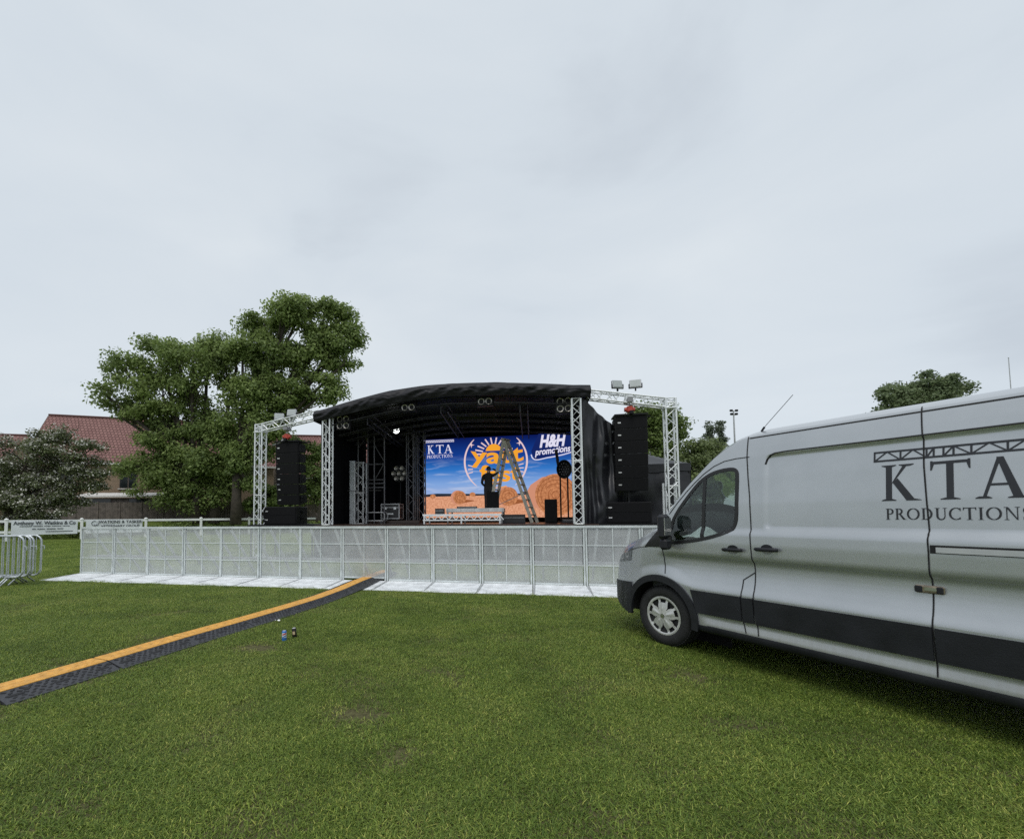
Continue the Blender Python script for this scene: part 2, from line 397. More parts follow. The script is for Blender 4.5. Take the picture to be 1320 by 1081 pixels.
    f_ = na('is_pt', 'INT'); cmp_ = g.nodes.new('FunctionNodeCompare'); cmp_.data_type = 'INT'; cmp_.operation = 'GREATER_THAN'
    g.links.new(f_.outputs[0], cmp_.inputs[2]); cmp_.inputs[3].default_value = 0
    sp = g.nodes.new('GeometryNodeSeparateGeometry'); sp.domain = 'POINT'
    g.links.new(gi.outputs[0], sp.inputs[0]); g.links.new(cmp_.outputs[0], sp.inputs[1])
    mtp = g.nodes.new('GeometryNodeMeshToPoints'); g.links.new(sp.outputs[0], mtp.inputs[0])
    ip = g.nodes.new('GeometryNodeInstanceOnPoints')
    g.links.new(mtp.outputs[0], ip.inputs['Points']); g.links.new(sp.outputs[1], ip.inputs['Instance'])
    ro = na('ro', 'FLOAT'); cx = g.nodes.new('ShaderNodeCombineXYZ'); g.links.new(ro.outputs[0], cx.inputs[2])
    g.links.new(cx.outputs[0], ip.inputs['Rotation'])
    sc_ = na('sc', 'FLOAT'); g.links.new(sc_.outputs[0], ip.inputs['Scale'])
    g.links.new(ip.outputs[0], go.inputs[0])
    md = o.modifiers.new('spread', 'NODES'); md.node_group = g
grass()
# ------------------------------------------------------------------ crowd barrier wall
def perf_mat():
    m, nt, out = nt_new('perforated aluminium sheet')
    tc = N(nt, 'ShaderNodeTexCoord')
    nz = N(nt, 'ShaderNodeTexNoise'); nz.inputs['Scale'].default_value = 3.0; nz.inputs['Detail'].default_value = 9; nz.inputs['Roughness'].default_value = .7
    gp = N(nt, 'ShaderNodeNewGeometry'); nt.links.new(gp.outputs['Position'], nz.inputs['Vector'])
    r = ramp(nt, nz.outputs['Fac'], [(.3, (.58, .605, .615)), (.7, (.68, .705, .71))])
    b = N(nt, 'ShaderNodeBsdfPrincipled'); b.inputs['Roughness'].default_value = .5; b.inputs['Metallic'].default_value = .1
    nt.links.new(r.outputs[0], b.inputs['Base Color'])
    t = N(nt, 'ShaderNodeBsdfTransparent')
    mr = N(nt, 'ShaderNodeMapRange'); mr.inputs[1].default_value = .3; mr.inputs[2].default_value = .7; mr.inputs[3].default_value = .50; mr.inputs[4].default_value = .58
    nt.links.new(nz.outputs['Fac'], mr.inputs[0])
    mx = N(nt, 'ShaderNodeMixShader'); nt.links.new(mr.outputs[0], mx.inputs[0])
    nt.links.new(t.outputs[0], mx.inputs[1]); nt.links.new(b.outputs[0], mx.inputs[2]); nt.links.new(mx.outputs[0], out.inputs[0]); return m
M['perf'] = perf_mat()
M['bar_alu'] = pmat('barrier aluminium', (.60, .64, .64), .4, .2, .15, 6)
ORDW = ['first', 'second', 'third', 'fourth', 'fifth', 'sixth', 'seventh', 'eighth', 'ninth', 'tenth', 'eleventh', 'twelfth', 'thirteenth', 'fourteenth', 'fifteenth', 'sixteenth', 'seventeenth', 'eighteenth']
def barrier(i):
    t = thing('crowd_barrier', '', 'crowd barrier', B0+BD*(PITCH*i)+BN*(.012*math.sin(i*2.7)), math.atan2(BD.y, BD.x)+.007*math.sin(i*4.1), 'perforated crowd barrier panels in front of the stage')
    Wd, H = PITCH, 1.28
    notch = i in (7,)
    f = MB()
    for x in (.024, Wd-.024): f.box((x, 0, H/2+.02), (.036, .05, H-.04))
    f.box((Wd/2, 0, H-.025), (Wd-.004, .075, .05))
    zb = .11 if notch else .07
    f.box((Wd/2, 0, zb), (Wd-.11, .04, .035))
    f.build('frame', M['bar_alu'], t)
    r = MB()
    for z in (.46, .87): r.box((Wd/2, -.016, z), (Wd-.09, .016, .020))
    r.box((Wd/2, -.017, (zb+H)/2), (.018, .016, H-zb-.08))
    r.build('rail', M['bar_alu'], t)
    s = MB(); s.grid(lambda a, b: (.055+(Wd-.11)*a, -.012, zb+.018+(H-.07-zb)*b), 6, 6)
    s.build('perforated_sheet', M['perf'], t)
    for x in (.25, Wd-.2):
        b = MB(); b.bar((x, .04, H-.08), (x, 1.0, .05), .045, .045); b.build('brace', M['bar_alu'], t)
    st = MB(); st.box((Wd/2, .33, .48), (Wd-.08, .28, .035)); st.build('step', M['alu_dull'], t)
    p = MB()
    p.add([(.006, -1.02, .004), (Wd-.006, -1.02, .004), (Wd-.006, -.03, .050), (.006, -.03, .050),
           (.006, -1.02, -.01), (Wd-.006, -1.02, -.01), (Wd-.006, -.03, -.01), (.006, -.03, -.01)],
          [(0,1,2,3), (0,4,5,1), (1,5,6,2), (2,6,7,3), (3,7,4,0)])
    pl = p.build('floor_plate', M['plate'], t)
    h = MB()
    zf = lambda y: .004+(y+1.02)/.99*.046
    for k in range(2):
        x = .10+.10*k; y0, y1 = -.80, -.09
    h.add([(.012, -.93, zf(-.93)+.004), (.034, -.93, zf(-.93)+.004), (.060, -.05, zf(-.05)+.004), (.012, -.05, zf(-.05)+.004)], [(0,1,2,3)])
    0 and h.add([(Wd-.34, -.62, zf(-.62)+.004), (Wd-.12, -.62, zf(-.62)+.004), (Wd-.12, -.20, zf(-.20)+.004), (Wd-.34, -.20, zf(-.20)+.004)], [(0,1,2,3)], 1)
    h.build('seam_wedge', [M['alu_dull'], M['galv']], pl)  # dark seam line with a shadow wedge painted beside it
    return t
for i in range(NPAN):
    t = barrier(i)
    if i == 0: s = 'perforated grey crowd barrier panel at the free end of the row by the banners'
    elif i == 7: s = 'perforated crowd barrier panel notched over the yellow cable ramp'
    elif i < 7: s = f'perforated crowd barrier panel, {ORDW[6-i]} from the cable ramp towards the banners'
    elif i < 14: s = f'perforated crowd barrier panel, {ORDW[i-8]} from the cable ramp towards the silver van'
    else: s = f'perforated crowd barrier panel behind the van, {ORDW[i-8]} from the cable ramp'
    t['label'] = s

# ------------------------------------------------------------------ cable ramp
def cable_ramp():
    pts = [Vector((*p, 0)) for p in RAMP]
    dist = [0]
    for a, b in zip(pts[:-1], pts[1:]): dist.append(dist[-1]+(b-a).length)
    def at(d):
        for k in range(len(pts)-1):
            if d <= dist[k+1] or k == len(pts)-2:
                return pts[k]+(pts[k+1]-pts[k])*((d-dist[k])/(dist[k+1]-dist[k]))
    ML = .90; n = int(dist[-1]/ML)
    names = ['nearest the camera at the picture edge', 'second along from the near end', 'third along from the near end', 'fourth along from the near end', 'fifth along, with a bolder tread', 'sixth along, past the drink cans', 'seventh along, rising to the barrier', 'eighth along, last before the barrier', 'ninth along, under the barrier', 'tenth along, behind the barrier']
    zl = lambda p: max(0, min(.05, .05*(((p-B0).dot(BN)+1.7)/1.3)))
    for i in range(n):
        a = at(i*ML); b = at(min((i+1)*ML, dist[-1]-.001)); d = (b-a); L = d.length-.012
        t = thing('cable_ramp', f'black cable ramp with yellow lid, {names[i] if i < len(names) else "tenth along"}', 'cable ramp', a+Vector((0,0,zl(a))), math.atan2(d.y, d.x), 'cable ramp sections laid across the grass')
        t.rotation_euler = (0, -math.asin((zl(b)-zl(a))/d.length), math.atan2(d.y, d.x))
        base = MB()
        prof = [(-.32, .0), (-.32, .012), (-.118, .066), (.118, .066), (.32, .012), (.32, 0)]
        base.add([(0, y, z) for y, z in prof]+[(L, y, z) for y, z in prof], [tuple(range(5, -1, -1)), tuple(range(6, 12))]+[(k, k+1, k+7, k+6) for k in range(5)])
        # raised tread lozenges and recesses on the sloping sides
        for sy in (-1, 1):
            for q in range(13):
                for w in range(5):
                    x = .04+(L-.08)*(q+.25+.5*(w % 2))/13; u_ = (w+.6)/5.2
                    y = sy*(.12+.19*u_); z = .066-.054*u_+.002
                    base.box((x, y, z), (.034, .016, .005), .5 if (q+w) % 2 else -.5, 1, rot=Matrix.Rotation(-sy*.26, 3, 'X') @ Matrix.Rotation(.6 if (q+w) % 2 else -.6, 3, 'Z'))
            for q in (.12, .5, .88):
                base.box((L*q, sy*.215, .0405), (.11, .028, .006), 0, 1, rot=Matrix.Rotation(-sy*.26, 3, 'X'))
                base.box((L*q+.09, sy*.17, .0535), (.035, .035, .006), 0, 1, rot=Matrix.Rotation(-sy*.26, 3, 'X'))
        bo = base.build('base', [M['rubber'], M['rubber_dark']], t)
        for y in (-.2, .2): jo = MB(); jo.lathe([(.001, -.012), (.028, -.012), (.028, .0), (.001, .0)], 12, 0, Matrix.Translation((L+.002, y, .03))); jo.build('connector', M['rubber_dark'], bo)
        lid = MB()
        lid.box((L/2, 0, .0695), (L-.006, .226, .012), 0, 0, bev=.004)
        for q in range(11):
            for w in range(3):
                lid.box((.05+(L-.1)*(q+.25+.5*(w % 2))/11, -.075+.075*w, .0762), (.045, .010, .003), .5 if (q+w) % 2 else -.5)
        lid.build('lid', M['yellow'], t)
cable_ramp()

# ------------------------------------------------------------------ pedestrian barriers (galvanised, nested)
def ped_barrier(loc, rz, label):
    t = thing('pedestrian_barrier', label, 'barrier', loc, rz, 'galvanised pedestrian barriers stacked together')
    Lb, z0, z1, r = 2.3, .20, 1.12, .15
    pts = []
    for (cx, cz, a0) in ((Lb-r, z1-r, 0), (r, z1-r, 90), (r, z0+r, 180), (Lb-r, z0+r, 270)):
        for k in range(6):
            a = R(a0+18*k); pts.append((cx+r*math.cos(a), 0, cz+r*math.sin(a)))
    f = MB(); f.tube(pts, .021, 8, 0, True); f.build('frame', M['galv'], t, True)
    for k in range(18):
        x = .12+(Lb-.24)*k/17; g = MB(); g.tube([(x, 0, z0), (x, 0, z1)], .0075, 6); g.build('bar', M['galv'], t)
    for x in (.42, Lb-.42):
        ft = MB(); ft.tube([(x, -.33, .02), (x, -.05, z0+.03), (x, .05, z0+.03), (x, .33, .02)], .017, 6); ft.build('foot', M['galv'], t, True)
    hk = MB(); hk.tube([(Lb, 0, .88), (Lb+.07, 0, .88), (Lb+.07, 0, .80)], .011, 6); hk.build('hook', M['galv'], t)
    return t
for k, (x, y, rz, lab) in enumerate([(-11.60, 10.05, .0, 'galvanised steel pedestrian barrier at the front of the nested stack'),
        (-11.56, 10.13, .02, 'galvanised pedestrian barrier, second in the nested stack'),
        (-11.53, 10.22, .0, 'galvanised pedestrian barrier, third in the nested stack'),
        (-11.50, 10.32, .03, 'galvanised pedestrian barrier, rearmost of the nested stack')]):
    ped_barrier((x, y, 0), rz, lab)

# ------------------------------------------------------------------ drink cans
def can(loc, mats, label, kind, tilt=0):
    t = thing('drink_can', label, 'can', loc, .4 if kind == 0 else -.6); t.rotation_euler[0] = tilt
    t.scale = (.82, .82, .82)
    b = MB(); b.lathe([(.024, 0), (.033, .008), (.0335, .012), (.0335, .138), (.027, .148), (.027, .152), (.025, .150)], 20)
    b.build('body', mats[0], t, True)
    l = MB(); l.lathe([(.0245, .1500), (.0245, .1506)], 18); l.box((0, .006, .152), (.012, .02, .002)); l.build('lid', M['badge'], t)
    e = MB(); rr = .0342
    def patch(z0, z1, a0, a1, mi, sh=0):
        n = 10
        e.grid(lambda a, c: (rr*math.sin(a0+(a1-a0)*a), -rr*math.cos(a0+(a1-a0)*a), z0+(z1-z0)*c+sh*(a-.5)), n, 2, mi)
    if kind == 0:
        patch(.055, .125, -1.2, 1.2, 0); rr = .0345; patch(.096, .116, -.9, .9, 1, .02); patch(.064, .080, -.9, .9, 2, .02)
    else:
        patch(.060, .108, .1, 1.2, 0); rr = .0345; patch(.074, .094, .4, .9, 1)
    e.build('label_print', mats[1:], t)
for k, (x, y, lab) in enumerate([(-2.25, 6.40, 'scrap of white paper lying by the edge of the cable ramp')]):
    sc_ = MB(); sc_.grid(lambda a, b: (x+.07*(a-.5), y+.03*(b-.5), .034+.008*math.sin(a*6+b*4)), 5, 5); tag(sc_.build('paper_scrap', M['white']), lab, 'litter')
P_ = lambda n, c, r=.3, m=.3: pmat(n, c, r, m, .05)
can((-1.84, 5.46, 0), [P_('can blue', (.03, .16, .50)), P_('can white', (.75, .75, .78)), P_('can red', (.6, .08, .12)), P_('can mid blue', (.08, .2, .55))], 'blue drink can with a white and red swirl standing on the grass', 0)
can((-1.755, 5.60, 0), [P_('can black', (.02, .018, .016)), P_('can cream', (.75, .55, .35)), P_('can ring', (.9, .75, .55))], 'black drink can with a cream roundel leaning on the grass', 1, .12)

# ------------------------------------------------------------------ white rail fence with banners
def fence_at(s): p = F0+FD*s; return Vector((p.x, p.y, bank(p.x, p.y)))
FA = math.atan2(FD.y, FD.x)
SP = 4.0
posts = list(range(-3, 16))
fr = thing('rail_fence', 'white painted rail fence around the field carrying two sponsor banners', 'fence', (F0.x, F0.y, 0), FA)
for k in posts:
    p = MB(); p.box((k*SP, 0, .72), (.17, .17, 1.44), bev=.02); p.lathe([(.12, 1.44), (.13, 1.47), (.10, 1.53), (.02, 1.57)], 12, 0, Matrix.Translation((k*SP, 0, 0)))
    p.build('post', M['white'], fr)
for k in posts[:-1]:
    for z in (1.36, .62):
        r = MB(); r.box(((k+.5)*SP, 0, z), (SP-.17, .05, .17)); r.build('rail', M['white'], fr)
def banner(k, label, lines, wid):
    o = F0+FD*(SP*(k+.06)); t = thing('banner', label, 'banner', (o.x, o.y, 0), FA)
    L = SP*.88
    b = MB(); b.grid(lambda a, c: (L*a, -.075-.02*math.sin(a*9+c*2), .42+.98*c), 20, 6); b.build('sheet', M['banner'], t, True)
    mb = MB()
    for (txt, size, z, bold, xc) in lines:
        if not txt:
            x = L*xc
            for wd in bold:
                mb.add([(x, -.105, z), (x+wd, -.105, z), (x+wd, -.105, z+size), (x, -.105, z+size)], [(0,1,2,3)]); x += wd+.07
            continue
        vs, fs = text_polys(txt, size, 0, bold)
        xs = [v[0] for v in vs]; w = max(xs)-min(xs); sc = min(1, L*.94/w)
        mb.add([(L*xc+x*sc, -.105, z+y) for x, y in vs], fs)
    if wid:
        mb.tube([(.5+.17*math.cos(a), -.106, 1.15+.17*math.sin(a)) for a in [R(60+20*i) for i in range(15)]], .02, 5)
        mb.tube([(.62+.13*math.cos(a), -.106, 1.12+.13*math.sin(a)) for a in [R(200+20*i) for i in range(12)]], .016, 5)
    mb.build('lettering', M['ink'], t)
# the smaller lines of print are too fine to read in the photograph: rows of word-long strokes
banner(0, 'white banner reading Anthony W. Watkins & Co on the rail fence', [('Anthony W. Watkins & Co', .34, 1.22, .012, .5), ('', .05, .98, (.62, .5, .34, .52, .40), .12), ('', .06, .78, (.2, .42, .5, .34), .30), ('', .05, .60, (1.5,), .50)], False)
banner(1, 'white banner reading Watkins & Tasker Veterinary Group on the rail fence', [('WATKINS & TASKER', .30, 1.24, .008, .60), ('VETERINARY GROUP', .26, .93, .004, .60)], True)
# ------------------------------------------------------------------ serif capitals drawn as outlines
rect = lambda x0, y0, x1, y1: [(x0,y0),(x1,y0),(x1,y1),(x0,y1)]
def stroke(pts, ws):
    out = []; n = len(pts); L = []
    for i, p in enumerate(pts):
        a = pts[max(0, i-1)]; b = pts[min(n-1, i+1)]; dx, dy = b[0]-a[0], b[1]-a[1]; l = math.hypot(dx, dy)
        w = ws[i] if isinstance(ws, list) else ws; L.append(((p[0]-dy/l*w/2, p[1]+dx/l*w/2), (p[0]+dy/l*w/2, p[1]-dx/l*w/2)))
    return [[L[i][0], L[i+1][0], L[i+1][1], L[i][1]] for i in range(n-1)]
def serif(x0, x1, y, up):   # slab with a slight bracket
    s_ = 1 if up else -1
    return [(x0, y), (x1, y), (x1-.005, y+s_*.022), ((x0+x1)/2+.09, y+s_*.055), ((x0+x1)/2-.09, y+s_*.055), (x0+.005, y+s_*.022)]
arc = lambda cx, cy, rx, ry, a0, a1, n=18: [(cx+rx*math.cos(R(a0+(a1-a0)*k/n)), cy+ry*math.sin(R(a0+(a1-a0)*k/n))) for k in range(n+1)]
def aw(a0, a1, n, thick, thin): return [thin+(thick-thin)*abs(math.cos(R(a0+(a1-a0)*k/n))) for k in range(n+1)]
I_ = lambda x, w: [rect(x-w/2, 0, x+w/2, 1), serif(x-.19, x+.19, 0, True), serif(x-.19, x+.19, 1, False)]
GLYPH = {
 'K': (I_(.20, .155)+[[(.26,.47),(.33,.53),(.66,.98),(.56,.98)], [(.30,.50),(.42,.62),(.86,.0),(.64,.0)], serif(.45,.82,1,False), [(.60,.0),(1.0,.0),(.98,.02),(.84,.05)]], 1.0),
 'T': ([rect(.36,.0,.52,1), rect(.0,.93,.88,1), [(.0,1.02),(.05,1.02),(.08,.93),(.03,.77),(.0,.77)], [(.88,1.02),(.83,1.02),(.80,.93),(.85,.77),(.88,.77)], serif(.22,.66,0,True)], .88),
 'A': ([[(.12,.0),(.19,.0),(.47,.86),(.43,.98)], [(.42,1.0),(.56,1.0),(.93,.0),(.74,.0)], rect(.26,.31,.68,.365), serif(-.02,.32,0,True), serif(.62,1.06,0,True)], 1.04),
 'P': (I_(.2,.15)+stroke([(.22,.965)]+arc(.34,.73,.26,.235,90,-90)+[(.22,.495)], [.06]+aw(90,-90,18,.14,.06)+[.05]), .66),
 'R': (I_(.2,.15)+stroke([(.22,.965)]+arc(.34,.74,.24,.225,90,-90)+[(.22,.515)], [.06]+aw(90,-90,18,.14,.06)+[.05])+[[(.34,.50),(.48,.52),(.88,.0),(.68,.0)], [(.66,0),(.98,0),(.94,.03),(.82,.06)]], .88),
 'O': (stroke(arc(.5,.5,.42,.47,0,360,36), aw(0,360,36,.15,.055)), 1.0),
 'D': (I_(.2,.15)+stroke([(.2,.965)]+arc(.36,.5,.42,.465,90,-90,24)+[(.2,.035)], [.06]+aw(90,-90,24,.15,.06)+[.06]), .90),
 'U': ([rect(.14,.3,.29,1), serif(.02,.41,1,False), rect(.73,.3,.79,1), serif(.60,.92,1,False)]+stroke(arc(.49,.32,.275,.30,180,360,20), [.15-.09*k/20 for k in range(21)]), .94),
 'C': (stroke(arc(.5,.5,.42,.47,48,312,28), aw(48,312,28,.15,.06))+[rect(.76,.72,.82,.98), rect(.76,.04,.80,.22)], .88),
 'I': (I_(.2,.15), .42),
 'N': ([rect(.16,0,.22,1), rect(.80,0,.86,1), [(.12,1.0),(.28,1.0),(.88,.0),(.80,.0)], serif(.02,.36,0,True), serif(.66,1.0,1,False), serif(.02,.22,1,False)], 1.0),
 'S': (stroke(arc(.33,.74,.22,.225,40,270,16)+arc(.33,.27,.25,.245,90,-140,16), [.06+.08*math.sin(PI*k/33) for k in range(34)])+[rect(.50,.76,.55,.97), rect(.07,.03,.12,.24)], .64),
}
M['truss_mid'] = pmat('shade-darkened truss grey', (.13, .13, .14), .5, .3, .25, 4)  # truss grey lowered in colour to carry the shade inside the stage
# ------------------------------------------------------------------ stage
ST = thing('stage', 'black arched festival stage with silver truss towers and side wings', 'stage', (.31, 14.4, 0), -TH)
arch_t = [(-4.50, 5.15), (-3.32, 5.43), (-1.91, 5.70), (-.55, 5.81), (.75, 5.79), (2.0, 5.71), (3.21, 5.59), (4.55, 5.42)]
arch_b = [(-4.45, 4.79), (-3.03, 5.06), (-1.91, 5.24), (-.56, 5.38), (.74, 5.38), (2.72, 5.26), (4.55, 5.06)]
def interp(tab, x):
    if x <= tab[0][0]: return tab[0][1]
    for (a, b), (c, d) in zip(tab[:-1], tab[1:]):
        if x <= c:
            t = (x-a)/(c-a); return b+(d-b)*t
    return tab[-1][1]
def smooth_tab(tab, x, h=.55): return sum(interp(tab, x+h*k/4)*w for k, w in zip(range(-4, 5), (1,2,3,4,5,4,3,2,1)))/25
def nz3(x, y, z): return noise.noise(Vector((x, y, z)))
def build_stage():
    t = ST
    # canopy: top sheet + front valance + hems, one skin
    c = MB(); s0, s1 = -4.55, 4.6
    def top(a, b):
        s = s0+(s1-s0)*a; v = -.15+4.75*b
        return (s, v, smooth_tab(arch_t, s)+.02*nz3(s*2, v*2, 0)-.25*b*b)
    c.grid(top, 60, 16)
    def val(a, b):
        s = s0+(s1-s0)*a; zt = smooth_tab(arch_t, s); zb = smooth_tab(arch_b, s)
        w = math.sin(PI*min(1, b*1.0))
        k = nz3(s*2.2+b*1.3, b*2.2-s*.5, 3)*.06 + .022*math.sin(s*13+b*7+4*nz3(s*1.3, b, 1)) + .05*abs(nz3(s*5-b*3.5, b*4+s, 8)) + .04*abs(nz3(s*3.2+b*4, b*3-s, 5))
        return (s, -.15-.10*w*(1-.3*b)-k*w-.02*b, zt+(zb-zt)*b+.02*nz3(s*2, 0, 5)*b)
    c.grid(val, 170, 16)
    for sx in (s0, s1):
        c.grid(lambda a, b: (sx, -.15+4.75*a, (smooth_tab(arch_t, sx)-.25*a*a)*(1-b)+(smooth_tab(arch_b, sx)-.25*a*a)*b), 10, 3)
    c.build('roof_canopy', M['pvc'], t, True)
    # roof trusses, with the shade put into their colour
    for v in (.25, 1.1, 1.9, 2.7, 3.5):
        q = MB(); pr = None
        for k in range(9):
            s = -4.2+8.5*k/8; z = smooth_tab(arch_b, s)-.02-.12*(v > .3)-.06*v
            p = Vector((s, v, z))
            if pr is not None: truss(q, pr, p, .26, .022, .30, faces=2)
            pr = p
        q.build('roof_truss', M['truss_shade'], t)
    for s in (-2.6, 0, 2.6):
        q = MB(); z = smooth_tab(arch_b, s)-.32
        truss(q, (s, .2, z), (s, 3.9, z-.25), .24, .022, .3, faces=2); q.build('roof_beam', M['truss_shade'], t)
    # deck and wing decks
    d = MB(); d.box((.1, 2.35, 1.17), (9.3, 4.9, .12)); d.build('deck', M['deck'], t)
    k = MB(); k.grid(lambda a, b: (-4.55+9.3*a, -.12+.02*math.sin(a*120), 1.10*b), 240, 4); k.build('front_skirt', M['drape'], t, True)
    for (x0, x1) in ((-7.15, -4.56), (4.76, 7.2)):
        w = MB(); w.box(((x0+x1)/2, .75, 1.19), (x1-x0, 1.7, .10))
        for x in (x0+.1, x1-.1):
            for y in (-.03, 1.5): w.tube([(x, y, 0), (x, y, 1.14)], .03, 6)
        w.build('wing_deck', M['black_cab'], t)
    # towers
    for (s, z0, z1) in ((-4.12, 1.23, 5.03), (4.18, 1.23, 5.07)):
        q = MB(); truss(q, (s, .02, z0), (s, .02, z1), .26, .026, .25, dr=.014)
        q.build('truss_tower', M['alu'], t)
    for (s, z1, sl) in ((-6.97, 4.62, -1), (6.92, 4.68, 1)):
        q = MB(); truss(q, (s, .35, 0), (s, .35, z1), .28, .026, .27, dr=.014)
        q.box((s, .35, z1+.01), (.36, .36, .02)); q.box((s, .35, .02), (.8, .8, .04))
        q.build('truss_tower', M['alu'], t)
        w = MB(); zb = z1+.16; e = (sl*4.58, .35, 5.17 if sl < 0 else 5.27)
        truss(w, (s-sl*.0, .35, z1+.02), (s, .35, z1+.30), .28, .026, .28, dr=.014)
        truss(w, (s-sl*.14, .35, zb+.02), e, .26, .026, .24, side=(0, 1, 0), dr=.014)
        w.build('wing_truss', M['alu'], t)
    # support post beside outer tower
    for x in (6.74, 7.06): q = MB(); q.tube([(x, .62, .0), (x, .62, 2.45)], .035, 8); q.build('support_post', M['alu'], t)
    # drapes
    b = MB(); b.grid(lambda a, c_: (-4.3+9.*a, 4.35+.05*math.sin(a*150)*(1-.3*c_), 1.2+4.3*c_), 300, 5); b.build('back_drape', M['drape'], t, True)
    b = MB(); b.grid(lambda a, c_: (-4.42+.04*math.sin(a*90), .12+4.25*a, 1.2+3.9*c_), 130, 5); b.build('side_drape', M['drape'], t, True)
    b = MB(); b.grid(lambda a, c_: (4.36+.03*math.sin(a*90), .04+4.3*a, 1.2+3.88*c_), 130, 5); b.build('side_drape', M['drape'], t, True)
    # right side drape falls from the roof corner and sweeps out behind the speaker stack
    def sweep(a, c_):
        s = 4.325+2.5*a; v = .05+1.35*a+.9*a*a
        zt = 5.12-.45*a-1.35*max(0, a-.06)**.8
        z = .15+(zt-.15)*c_
        f = .10*math.sin(a*52+3.5*nz3(a*3, c_*2, 0)) + .26*nz3(a*2.6+1.6*c_, c_*3.4-a*3, 2) + .12*math.sin(c_*13-a*15+1.5)*(.3+a) + .09*abs(nz3(a*8, c_*9, 3))
        fold = (1-.65*c_)*.9+.1
        return (s-.03*c_*a, v-f*fold*min(1, a*6+.15), z)
    b = MB(); b.grid(sweep, 150, 60); b.build('side_drape', M['tentcloth'], t, True)
build_stage()

def st_thing(name, label, cat, s, v, z, rz=0, group=None):
    p = ST.matrix_basis if False else None
    w = Vector((.31, 14.4, 0))+U*s+V*v; w.z = z
    return thing(name, label, cat, w, -TH+rz, group)

# upright pipe trusses beside the screen
def pipe_truss(s, v, label):
    t = st_thing('upright_truss', label, 'truss', s, v, 1.23, 0, 'dull upright trusses by the screen')
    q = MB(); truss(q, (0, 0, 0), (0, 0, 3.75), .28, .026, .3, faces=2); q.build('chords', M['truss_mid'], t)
    b = MB(); b.box((0, 0, .01), (.4, .4, .02)); b.build('base_plate', M['alu_dull'], t)
pipe_truss(-1.98, 3.1, 'dull upright truss standing clear of the screen edge')
pipe_truss(-1.62, 3.4, 'dull upright truss standing against the screen edge')

